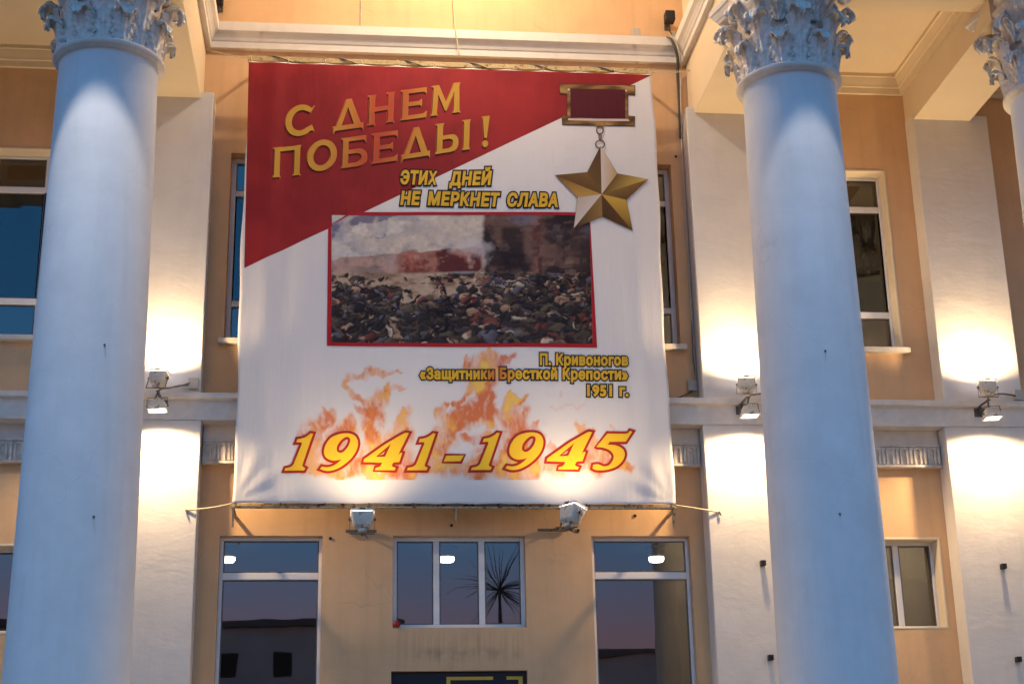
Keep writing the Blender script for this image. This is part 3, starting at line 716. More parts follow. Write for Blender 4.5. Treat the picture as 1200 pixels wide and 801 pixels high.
def cloth_material(name, vc=None, color=(.80, .76, .74)):
    m = material(name, color, .72, spec=.25)
    t = m.node_tree; b = t.nodes['Principled BSDF']
    co = t.nodes.new('ShaderNodeTexCoord'); nz = t.nodes.new('ShaderNodeTexNoise'); mp = t.nodes.new('ShaderNodeMapping')
    mp.inputs['Scale'].default_value = (5, 1, .6); nz.inputs['Scale'].default_value = 2.2; nz.inputs['Detail'].default_value = 6
    wv = t.nodes.new('ShaderNodeTexWave'); wv.inputs['Scale'].default_value = 60; wv.inputs['Distortion'].default_value = .5
    b1 = t.nodes.new('ShaderNodeBump'); b1.inputs['Strength'].default_value = .5; b1.inputs['Distance'].default_value = .012
    b2 = t.nodes.new('ShaderNodeBump'); b2.inputs['Strength'].default_value = .15; b2.inputs['Distance'].default_value = .001
    t.links.new(co.outputs['Object'], mp.inputs[0]); t.links.new(mp.outputs[0], nz.inputs['Vector']); t.links.new(nz.outputs['Fac'], b1.inputs['Height'])
    t.links.new(co.outputs['Object'], wv.inputs['Vector']); t.links.new(wv.outputs['Fac'], b2.inputs['Height'])
    t.links.new(b1.outputs[0], b2.inputs['Normal']); t.links.new(b2.outputs[0], b.inputs['Normal'])
    if vc:
        at = t.nodes.new('ShaderNodeVertexColor'); at.layer_name = 'ink'; t.links.new(at.outputs[0], b.inputs['Base Color'])
    return m
M['cloth'] = cloth_material('banner_cloth'); M['ink'] = cloth_material('banner_ink', True)
me = bpy.data.meshes.new('cloth'); me.from_pydata([tuple(Vector(p)-BOFF) for p in vs], [], fs); me.materials.append(M['cloth'])
cl = link('cloth', me, BN, smooth=True); cl.modifiers.new('thick', 'SOLIDIFY').thickness = .003; cl.modifiers['thick'].offset = 1

def print_mesh(name, verts_px, faces, layer, color, maxlen=None, label=None):
    """flat print laid on the cloth: follows its folds, a few millimetres proud; color = function of photo position"""
    bm = bmesh.new()
    bv = [bm.verts.new((*p, 0)) for p in verts_px]
    for f in faces:
        try: bm.faces.new([bv[i] for i in f])
        except ValueError: pass
    if maxlen:
        for _ in range(7):
            es = [e_ for e_ in bm.edges if e_.calc_length() > maxlen]
            if not es: break
            bmesh.ops.subdivide_edges(bm, edges=es, cuts=1, use_grid_fill=False)
            bmesh.ops.triangulate(bm, faces=[f for f in bm.faces if len(f.verts) > 4])
    cols = []
    for v in bm.verts:
        px, py = v.co.x, v.co.y
        cols.append(color(px, py) if callable(color) else color)
        x, z = sheet(px, py); v.co = Vector((x, cloth_y(x, z)-.004-.0028*layer, z))-BOFF
    bm.normal_update()
    for f in bm.faces:
        if f.normal.y > 0: f.normal_flip()
    me = bpy.data.meshes.new(name); bm.to_mesh(me); bm.free()
    at = me.color_attributes.new('ink', 'FLOAT_COLOR', 'POINT')
    at.data.foreach_set('color', np.array([(*c[:3], 1) for c in cols], dtype=np.float32).ravel())
    me.materials.append(M['ink'])
    o = link(name, me, BN, smooth=True)
    if label: o['label'] = label
    return o
def grid_mesh(name, x0, x1, y0, y1, nx, ny, layer, colfun, quad=None, mask=None, label=None):
    """dense coloured grid; quad = four photo corners TL,TR,BR,BL"""
    U, V = np.meshgrid(np.linspace(0, 1, nx+1), np.linspace(0, 1, ny+1))
    q = quad or ((x0, y0), (x1, y0), (x1, y1), (x0, y1))
    PX = (1-V)*((1-U)*q[0][0]+U*q[1][0])+V*((1-U)*q[3][0]+U*q[2][0])
    PY = (1-V)*((1-U)*q[0][1]+U*q[1][1])+V*((1-U)*q[3][1]+U*q[2][1])
    C = colfun(U, V, PX, PY)
    keep = mask(U, V, PX, PY) if mask else np.ones_like(U, bool)
    idx = {}; verts = []; cols = []
    fs = []
    for k in range(ny):
        for i in range(nx):
            cs = ((k, i), (k, i+1), (k+1, i+1), (k+1, i))
            if not any(keep[c] for c in cs): continue
            f = []
            for c in cs:
                if c not in idx:
                    x, z = sheet(PX[c], PY[c]); idx[c] = len(verts)
                    verts.append((x-BOFF.x, cloth_y(x, z)-.004-.0028*layer-BOFF.y, z-BOFF.z)); cols.append((*C[c], 1))
                f.append(idx[c])
            fs.append(f[::-1])
    me = bpy.data.meshes.new(name); me.from_pydata(verts, [], fs)
    at = me.color_attributes.new('ink', 'FLOAT_COLOR', 'POINT'); at.data.foreach_set('color', np.array(cols, dtype=np.float32).ravel())
    me.materials.append(M['ink']); o = link(name, me, BN, smooth=True)
    if label: o['label'] = label
    return o
def vnoise(X, Y, seed):
    rg = np.random.default_rng(seed); T = rg.random((64, 64)); xi = np.floor(X).astype(int); yi = np.floor(Y).astype(int)
    fx, fy = X-xi, Y-yi; fx = fx*fx*(3-2*fx); fy = fy*fy*(3-2*fy); g_ = lambda a, b: T[a % 64, b % 64]
    return (g_(xi, yi)*(1-fx)+g_(xi+1, yi)*fx)*(1-fy)+(g_(xi, yi+1)*(1-fx)+g_(xi+1, yi+1)*fx)*fy
def fbm(X, Y, seed, o=5):
    s = 0; a = .5; n = 0
    for k in range(o): s = s+a*vnoise(X*2**k, Y*2**k, seed+k*7); n += a; a *= .55
    return s/n
sm = lambda a, b, x: np.clip((x-a)/(b-a), 0, 1)**2*(3-2*np.clip((x-a)/(b-a), 0, 1))
mixc = lambda A, B_, t_: A*(1-t_[..., None])+B_*t_[..., None]
L3 = lambda *c: np.array(lin(c))

# red field, a long wedge falling from top right to the left edge
def redc(U, V, X, Y):
    n = fbm(X/60, Y/60, 3)
    a = mixc(L3(160, 38, 42)[None, None]+0*X[..., None], L3(140, 30, 36), sm(.35, .65, n))
    return a
_a, _b, _c = (291.5, 73), (764, 88.2), (286.3, 314.5)
grid_mesh('red_field', 0, 0, 0, 0, 150, 70, 0, redc, quad=(_a, _b, _b, _c), label='red wedge filling the upper left of the banner')

# glyph drawing ------------------------------------------------------
def smooth_contour(pts):
    """pts: (x,y) corner or (x,y,1) smooth; Catmull-Rom through smooth runs"""
    P_ = [(p[0], p[1]) for p in pts]; S_ = [len(p) > 2 for p in pts]; n = len(P_); out_ = []
    for i in range(n):
        j = (i+1) % n
        out_.append(P_[i])
        if S_[i] or S_[j]:
            b, c = np.array(P_[i]), np.array(P_[j])
            a = np.array(P_[i-1]) if S_[i] else b-(c-b)*.0; d = np.array(P_[(j+1) % n]) if S_[j] else c+(c-b)*.0
            if not S_[i]: a = b
            if not S_[j]: d = c
            for k in range(1, 6):
                t_ = k/6; out_.append(tuple(.5*((2*b)+(-a+c)*t_+(2*a-5*b+4*c-d)*t_**2+(-a+3*b-3*c+d)*t_**3)))
    return out_
def area(c): return sum(c[i][0]*c[(i+1) % len(c)][1]-c[(i+1) % len(c)][0]*c[i][1] for i in range(len(c)))/2
from mathutils.geometry import delaunay_2d_cdt
def offset_loop(c, off):
    """move a loop to its right-hand side by off (outward for counter-clockwise loops)"""
    c = [p for i, p in enumerate(c) if math.hypot(p[0]-c[i-1][0], p[1]-c[i-1][1]) > 1e-4]
    if not off: return c
    n = len(c); r = []
    for i in range(n):
        p0, p, p1 = c[i-1], c[i], c[(i+1) % n]
        l0 = math.hypot(p[0]-p0[0], p[1]-p0[1]); l1 = math.hypot(p1[0]-p[0], p1[1]-p[1])
        n0 = ((p[1]-p0[1])/l0, -(p[0]-p0[0])/l0); n1 = ((p1[1]-p[1])/l1, -(p1[0]-p[0])/l1)
        mx_, my_ = n0[0]+n1[0], n0[1]+n1[1]; q = math.hypot(mx_, my_)
        if q < .5:                                              # very sharp tip: square it off
            r += [(p[0]+n0[0]*off, p[1]+n0[1]*off), (p[0]+n1[0]*off, p[1]+n1[1]*off)]; continue
        k = off*min(2/q/q*1.0, 1.7)*1.0
        r.append((p[0]+mx_*k, p[1]+my_*k) if 2/q/q < 1.7 else (p[0]+mx_*off*1.15/q*1.0, p[1]+my_*off*1.15/q))
    return r
def fill_oriented(loops, step=None):
    """loops: counter-clockwise outlines, clockwise holes -> triangles where the winding is positive"""
    vv, ee = [], []
    for c in loops:
        n = len(vv); vv += [Vector(p) for p in c]; ee += [(n+i, n+(i+1) % len(c)) for i in range(len(c))]
    if step:
        xs = [v.x for v in vv]; ys = [v.y for v in vv]
        a = min(xs)
        while a < max(xs):
            b = min(ys)
            while b < max(ys): vv.append(Vector((a+.13*step*math.sin(b*7), b))); b += step
            a += step
    r = delaunay_2d_cdt(vv, ee, [], 0, 1e-5)
    V = np.array([(v.x, v.y) for v in r[0]]); F = np.array([tuple(f) for f in r[2]])
    C = V[F].mean(1); W = np.zeros(len(C))
    for c in loops:
        for i in range(len(c)):
            (xa, ya), (xb, yb) = c[i-1], c[i]
            if ya == yb: continue
            cr = (xb-xa)*(C[:, 1]-ya)-(C[:, 0]-xa)*(yb-ya)
            if yb > ya: W += (C[:, 1] >= ya)*(C[:, 1] < yb)*(cr > 0)
            else: W -= (C[:, 1] >= yb)*(C[:, 1] < ya)*(cr < 0)
    return [tuple(p) for p in V], [tuple(f) for f in F[W > .5]]
def fill(contours, off=0, step=None):
    """contours of one glyph (first is the outline, the rest holes); off widens it"""
    loops = []
    for k, c in enumerate(contours):
        c = [(p[0], p[1]) for p in c]
        if (area(c) > 0) == bool(k): c = c[::-1]
        loops.append(offset_loop(c, off))
    return fill_oriented(loops, step)
def join(parts):
    V, F = [], []
    for v, f in parts:
        n = len(V); V += list(v); F += [tuple(n+i for i in q) for q in f]
    return V, F

# block serif capitals, unit cell: cap height 1, y up; every glyph starts at x=0
def stem(x, w_=.19, f=.035, y0=0, y1=1):       # flared stem outline
    return [(x-f, y0), (x+w_+f, y0), (x+w_, y0+.10), (x+w_, y1-.10), (x+w_+f, y1), (x-f, y1), (x, y1-.10), (x, y0+.10)]
def ell(cx, cy, rx, ry, n=28, a0=0, a1=360): return [(cx+rx*math.cos(R(a0+(a1-a0)*i/n)), cy+ry*math.sin(R(a0+(a1-a0)*i/n))) for i in range(n)]
GL = {}
GL['O'] = (1.0, [[ell(.5, .5, .52, .52), ell(.5, .5, .31, .34)]])
GL['C'] = (.95, [[[(.50+.52*math.cos(R(a)), .5+.52*math.sin(R(a))) for a in range(42, 319, 9)]+[(.98, .10), (.90, .30)]+[(.52+.33*math.cos(R(a)), .5+.34*math.sin(R(a))) for a in range(305, 55, -9)]+[(.83, .72), (.98, .95)]]])
GL['P'] = (.95, [[[(-.04, 0), (.24, 0), (.20, .1), (.20, .86), (.74, .86), (.74, .1), (.70, 0), (.98, 0), (.94, .1), (.94, .9), (.98, 1), (-.04, 1), (0, .9), (0, .1)]]])
GL['H'] = (.92, [[[(-.04, 0), (.24, 0), (.20, .1), (.20, .43), (.70, .43), (.70, .1), (.66, 0), (.94, 0), (.90, .1), (.90, .9), (.94, 1), (.66, 1), (.70, .9), (.70, .57), (.20, .57), (.20, .9), (.24, 1), (-.04, 1), (0, .9), (0, .1)]]])
GL['E'] = (.80, [[[(-.04, 0), (.84, 0), (.86, .22), (.76, .13), (.20, .13), (.20, .44), (.60, .44), (.68, .38), (.68, .64), (.60, .57), (.20, .57), (.20, .87), (.74, .87), (.84, .78), (.82, 1), (-.04, 1), (0, .9), (0, .1)]]])
GL['B'] = (.86, [[[(-.04, 0), (.55, 0), (.72, .03, 1), (.85, .14, 1), (.88, .30, 1), (.83, .46, 1), (.70, .56, 1), (.55, .58), (.20, .58), (.20, .87), (.74, .87), (.84, .78), (.82, 1), (-.04, 1), (0, .9), (0, .1)], [(.20, .13), (.20, .45), (.50, .45), (.64, .40, 1), (.68, .29, 1), (.64, .18, 1), (.50, .13)]]])
GL['D'] = (1.05, [[[(-.06, -.10), (-.04, .15), (.06, .15), (.44, 1), (.62, 1), (1.0, .15), (1.10, .15), (1.12, -.10), (1.04, 0), (.02, 0)], [(.26, .15), (.74, .15), (.50, .74)]]])
GL['M'] = (1.05, [[[(-.04, 0), (.22, 0), (.18, .1), (.22, .70), (.50, .12), (.56, .12), (.84, .72), (.84, .1), (.80, 0), (1.09, 0), (1.05, .1), (1.02, .9), (1.06, 1), (.82, 1), (.53, .42), (.24, 1), (-.02, 1), (.04, .9), (0, .1)]]])
GL['Y'] = (1.1, [[[(-.04, 0), (.48, 0), (.64, .04, 1), (.72, .15, 1), (.74, .30, 1), (.70, .46, 1), (.60, .56, 1), (.48, .58), (.19, .58), (.19, .9), (.23, 1), (-.04, 1), (0, .9), (0, .1)], [(.19, .13), (.19, .45), (.43, .45), (.53, .40, 1), (.55, .29, 1), (.52, .18, 1), (.43, .13)]], [stem(.92, .19)]])
GL['!'] = (.28, [[ [(.07, .30), (.17, .30), (.26, 1.02), (-.02, 1.02)] ], [ell(.12, .10, .115, .115, 16)]])
def place(g, x0, y0, x1, y1, h, dx=0, dy=0, top=0):
    """baseline from (x0,y0) to (x1,y1) in photo pixels, height h pixels"""
    wd, polys = GL[g]; parts = []
    for pc in polys:
        cs = []
        for c in pc:
            if any(len(p) > 2 for p in c): c = smooth_contour(c)
            cs.append([(x0+(x1-x0)*p[0]/wd+dx+top*p[1], y0+(y1-y0)*p[0]/wd-h*p[1]+dy) for p in c])
        parts.append(cs)
    return parts
LINE1 = [('C', 334.5, 161, 367, 157), ('D', 392, 154, 424, 149.5), ('H', 432, 147.5, 461, 143), ('E', 471, 141.5, 498, 138), ('M', 506, 136.5, 538, 132)]
LINE2 = [('P', 321, 209, 351, 205), ('O', 360, 202.5, 393.5, 197.5), ('B', 401, 197.5, 429, 193.5), ('E', 437, 192, 464, 188.5), ('D', 472, 187, 502, 182.5), ('Y', 511.5, 181, 549, 175.5), ('!', 565, 173, 573, 172)]
def goldfade(px, py):
    t_ = math.exp(-(((px-446)+(py-150)*.25)/44)**2*1.1)*.95
    a = np.array(lin((204, 154, 58))); b = np.array(lin((188, 72, 50)))
    k = max(0, min(1, t_)); k2 = .06*math.sin(py*.5)
    return a*(1-k)+b*k+k2*a*.3
for nm, dx, dy, off, layer, colr, ml, lb in (('lettering_edge', -.4, .3, .75, 1, lin((214, 120, 62)), 20, 'thin light orange edge round the title letters'),
                                     ('lettering_shadow', -.9, 1.3, 0, 2, lin((58, 24, 12)), 20, 'dark drop shadow of the title letters'),
                                     ('title_letter', 0, 0, 0, 3, goldfade, 9, 'gold serif title letters reading С ДНЕМ ПОБЕДЫ!')):
    for L_ in (LINE1, LINE2):
        for g_, x0, y0, x1, y1 in L_:
            V_, F_ = join([fill(cs, off, 6) for cs in place(g_, x0, y0, x1, y1, 35, dx, dy, top=1.2)])
            print_mesh(nm, V_, F_, layer, colr, 8)

# lines set in the built-in face, fattened with an outline
def text_loops(body, shear=0, space=1.0):
    """outline loops of a line in the built-in face: counter-clockwise outlines, clockwise holes"""
    cu = bpy.data.curves.new('txt', 'FONT'); cu.body = body; cu.shear = shear; cu.space_character = space; cu.resolution_u = 3
    o = bpy.data.objects.new('txt', cu); COL.objects.link(o)
    cv = o.to_curve(bpy.context.evaluated_depsgraph_get()); loops = []
    for sp_ in cv.splines:
        c = []
        if sp_.type == 'BEZIER':
            B_ = sp_.bezier_points; n = len(B_)
            for k in range(n):
                a, b = B_[k], B_[(k+1) % n]; p0, p1, p2, p3 = a.co, a.handle_right, b.handle_left, b.co
                straight = (p1-p0).cross(p3-p0).length < 1e-5 and (p2-p0).cross(p3-p0).length < 1e-5
                for q in range(1 if straight else 5):
                    t_ = q/5; p = p0*(1-t_)**3+p1*3*t_*(1-t_)**2+p2*3*t_*t_*(1-t_)+p3*t_**3; c.append((p.x, p.y))
        else: c = [(p.co.x, p.co.y) for p in sp_.points]
        loops.append(c)
    o.to_curve_clear(); bpy.data.objects.remove(o)
    def inside(p, c):
        r_ = False
        for i in range(len(c)):
            (xa, ya), (xb, yb) = c[i-1], c[i]
            if (ya > p[1]) != (yb > p[1]) and p[0] < (xb-xa)*(p[1]-ya)/(yb-ya)+xa: r_ = not r_
        return r_
    for k, c in enumerate(loops):                       # a loop wholly inside a larger one is a hole and runs clockwise
        par = [d for m_, d in enumerate(loops) if m_ != k and abs(area(d)) > abs(area(c)) and all(inside(p, d) for p in c) and all(inside(((c[i][0]+c[i-1][0])/2, (c[i][1]+c[i-1][1])/2), d) for i in range(len(c)))]
        if (area(c) > 0) == bool(par): loops[k] = c[::-1]
    return loops
def line_text(body, xl, yl, xr, yr, h, inner=.02, outer=.085, shear=0, space=1.1):
    """h = cap height in photo px, baseline from (xl,yl) to (xr,yr)"""
    L0 = text_loops(body, shear, space)
    x0 = min(p[0] for c in L0 for p in c); x1 = max(p[0] for c in L0 for p in c)
    res = []
    for off, st in ((inner, None), (outer, None)):
        v, f = fill_oriented([offset_loop(c, off) for c in L0], .18)
        res.append(([(xl+(xr-xl)*(p[0]-x0)/(x1-x0), yl+(yr-yl)*(p[0]-x0)/(x1-x0)-p[1]*h/.72) for p in v], f))
    return res
gold2 = lambda px, py: np.array(lin((222, 172, 46)))*(1+.0*px)
for nm, lines, sh, lb in (('motto_lettering', [('ЭТИХ', 470, 215, 512, 216.5, 14.5), ('ДНЕЙ', 527, 217, 575.5, 216.5, 14.5), ('НЕ', 470, 239.3, 492, 239.8, 14.5), ('МЕРКНЕТ', 502, 240, 585, 242, 14.5), ('СЛАВА', 595, 242, 652.5, 242.6, 14.5)], .16, 'black outlined gold motto reading ЭТИХ ДНЕЙ НЕ МЕРКНЕТ СЛАВА'),
                      ('caption_lettering', [('П. Кривоногов', 633, 427.5, 735, 428.2, 12.3), ('«Защитники Бресткой Крепости»', 492.5, 443.5, 735, 444.8, 12.3), ('1951 г.', 688.5, 463.6, 735.5, 464.2, 12.3)], 0, 'black outlined gold caption of three lines ending in 1951 г.')):
    def capc(px, py):
        base = np.array(lin((226, 178, 52)))
        if py > 430 and py < 450 and 556 < px < 604:
            k = math.exp(-((px-582)/17)**2); return base*(1-k*.75)+np.array(lin((200, 88, 50)))*k*.75
        return base
    for bd, a, b, c, d, h in lines:
        i_, o_ = line_text(bd, a, b, c, d, h, inner=.056, outer=.15 if sh else .145, shear=sh)
        print_mesh(nm.replace('lettering', 'outline'), *o_, 2, lin((38, 28, 34)), 8)
        print_mesh(nm, *i_, 4, capc, 8)
# flames ---------------------------------------------------------------
FX0, FX1, FY0, FY1 = 338, 748, 406, 562
STR = [([(350, 548), (420, 549), (500, 548), (600, 548), (735, 546)], [9, 12, 12, 13, 7], .85),
       ([(362, 540), (372, 505), (384, 488), (378, 470)], [15, 14, 9, 2], .75),
       ([(398, 535), (402, 505), (410, 488)], [17, 15, 5], .8),
       ([(438, 545), (440, 520), (434, 498), (436, 478), (447, 462), (452, 450)], [22, 17, 13, 11, 9, 4], .95),
       ([(430, 480), (416, 478)], [7, 3], .7), ([(447, 462), (470, 452)], [6, 2], .6),
       ([(437, 470), (415, 466), (407, 455), (413, 445), (430, 438), (448, 437), (464, 432)], [5, 4, 4, 5, 5, 4, 2], .75),
       ([(466, 545), (474, 515), (471, 490), (468, 480)], [17, 14, 9, 2], .8),
       ([(504, 545), (520, 510), (524, 495), (517, 484), (524, 474)], [12, 13, 11, 8, 3], .85),
       ([(524, 500), (540, 490), (552, 482), (562, 475), (575, 462)], [10, 13, 15, 15, 10], 1.0),
       ([(545, 480), (533, 470), (546, 460), (556, 452)], [6, 5, 5, 5], .85),
       ([(575, 500), (566, 478), (562, 458), (560, 440), (566, 425)], [8, 15, 17, 15, 10], 1.0),
       ([(560, 440), (551, 428), (548, 416)], [12, 7, 3], .85), ([(570, 440), (574, 425), (572, 412)], [11, 8, 2], .9),
       ([(575, 436), (592, 424), (608, 413)], [10, 7, 2], .75),
       ([(570, 480), (585, 492), (600, 500)], [9, 6, 3], .7),
       ([(606, 545), (606, 515), (603, 490), (606, 470), (603, 460)], [24, 19, 13, 9, 3], 1.0),
       ([(612, 468), (618, 460)], [4, 2], .9), ([(620, 545), (630, 515), (626, 500), (630, 492)], [10, 8, 5, 2], .7),
       ([(560, 545), (565, 515), (540, 512)], [14, 11, 6], .8),
       ([(642, 475), (652, 485), (668, 480), (684, 474)], [2, 2.2, 1.6, 1], .35), ([(655, 466), (657, 459)], [3, 1], .4),
       ([(680, 545), (690, 520), (686, 505), (682, 498), (692, 500)], [11, 9, 7, 6, 3], .8),
       ([(700, 545), (712, 522), (706, 512)], [14, 10, 6], .75), ([(714, 520), (713, 498)], [4, 1], .9), ([(655, 545), (645, 524), (648, 516)], [8, 5, 1], .6)]
def flame_density(X, Y):
    wx = (fbm(X/20, Y/30, 21, 4)-.5)*30; wy = (fbm(X/20+9, Y/30, 33, 4)-.5)*26
    xx, yy = X+wx, Y+wy; D_ = np.zeros_like(X)
    for pts, rad, s in STR:
        for (a, b), r0, r1 in zip(zip(pts[:-1], pts[1:]), rad[:-1], rad[1:]):
            ax, ay = a; dx, dy = b[0]-ax, b[1]-ay
            t_ = np.clip(((xx-ax)*dx+(yy-ay)*dy)/(dx*dx+dy*dy), 0, 1); d = np.hypot(xx-ax-t_*dx, yy-ay-t_*dy)
            D_ = np.maximum(D_, s*sm(0, 1, 1.45-d/(r0+(r1-r0)*t_)))
    rid = 1-np.abs(fbm(X/13+wy*.06, Y/26+wx*.05, 50, 4)-.5)*4.2
    rid = np.clip(rid, 0, 1)
    return np.clip(D_**1.4*(.34+.50*rid+.42*np.clip(1-np.abs(fbm(X/6+wy*.11, Y/17+wx*.09, 91, 4)-.5)*5.0, 0, 1)), 0, 1), D_, rid
def flamec(U, V, X, Y):
    d, D_, rid = flame_density(X, Y)
    white = np.array([.80, .76, .74])
    n = fbm(X/22, Y/30, 77, 4); low = sm(430, 540, Y)
    hot = np.clip(sm(.45, .62, n)*D_*1.1, 0, 1)
    col = mixc(L3(216, 102, 36)+0*X[..., None], L3(240, 150, 44), np.clip(sm(.35, .6, n)*.8+low*.25, 0, 1))
    col = mixc(col, L3(250, 208, 84), hot*sm(.5, .95, d)*.8)
    return mixc(white+0*X[..., None], col, np.clip(d*1.25, 0, 1)*.92)
grid_mesh('flame_print', FX0, FX1, FY0, FY1, 410, 170, 0, flamec, mask=lambda U, V, X, Y: flame_density(X, Y)[0] > .03, label='orange flames printed behind the years')

# big italic years traced as outlines: contour points in photo pixels ----
def T6(pts, dx=0): return [((320+p[0]/5.4545+dx), (490+p[1]/5.4545), *p[2:]) for p in pts]
def T7(pts): return [((530+p[0]/5.217), (490+p[1]/5.217), *p[2:]) for p in pts]
ONE = [[(150, 152), (157, 134), (190, 128, 1), (222, 112, 1), (240, 97), (254, 99), (186, 296), (188, 308, 1), (204, 317), (197, 331), (75, 331), (80, 318), (112, 311, 1), (132, 296), (186, 162), (180, 152, 1)]]
NINE = [[(303, 322), (312, 309), (345, 313, 1), (378, 306, 1), (415, 284, 1), (448, 252), (418, 264, 1), (375, 266, 1), (338, 246, 1), (327, 212, 1), (338, 168, 1), (372, 124, 1), (420, 102, 1), (480, 97, 1), (522, 112, 1), (541, 150, 1), (533, 200, 1), (502, 250, 1), (450, 296, 1), (395, 325, 1), (345, 333, 1)],
        [(430, 221, 1), (456, 210, 1), (482, 178, 1), (495, 140, 1), (484, 120, 1), (460, 120, 1), (428, 145, 1), (407, 180, 1), (408, 210, 1)]]
FOUR = [[(580, 278), (583, 262), (720, 165), (822, 106, 1), (850, 94), (866, 97), (795, 240), (816, 222), (824, 224), (806, 278), (768, 281), (757, 300), (762, 310, 1), (782, 318), (776, 331), (652, 331), (658, 318), (682, 311, 1), (694, 296), (700, 282)],
        [(655, 247), (717, 247), (758, 158)]]
FIVE = [[(880, 181), (948, 101), (1052, 103, 1), (1075, 98, 1), (1085, 86), (1097, 90), (1058, 149), (962, 149), (945, 168), (1000, 174, 1), (1040, 196, 1), (1052, 230, 1), (1035, 270, 1), (995, 304, 1), (935, 321, 1), (880, 321, 1), (858, 312), (862, 292), (890, 289, 1), (925, 302, 1), (960, 292, 1), (982, 262, 1), (985, 230, 1), (960, 200, 1), (920, 185, 1)]]
DASH = [[(1108, 241), (1217, 239), (1197, 274), (1092, 276)]]
yrs = []
for dx, G in ((0, ONE), (0, NINE), (0, FOUR)): yrs.append([T6(c, dx) for c in G])
yrs.append([T6(c, 143.5) for c in ONE]); yrs.append([T6(c) for c in DASH])
yrs.append([T6(c, 218.5) for c in ONE]); yrs.append([T6(c, 217) for c in NINE]); yrs.append([T6(c, 214.5) for c in FOUR]); yrs.append([T7(c) for c in FIVE])
yrs = [[[(p[0], p[1]-(p[0]-440)*.004) for p in (smooth_contour(c))] for c in G] for G in yrs]
for nm, off, layer, colr, ml, lb in (('years_outline', 3.1, 2, lin((178, 44, 40)), 20, 'red outline round the years 1941-1945'), ('year_figure', .3, 4, lin((247, 200, 52)), 12, 'yellow italic figures reading 1941-1945')):
    for G in yrs:
        V_, F_ = fill(G, off, 6); print_mesh(nm, V_, F_, layer, colr, 8)

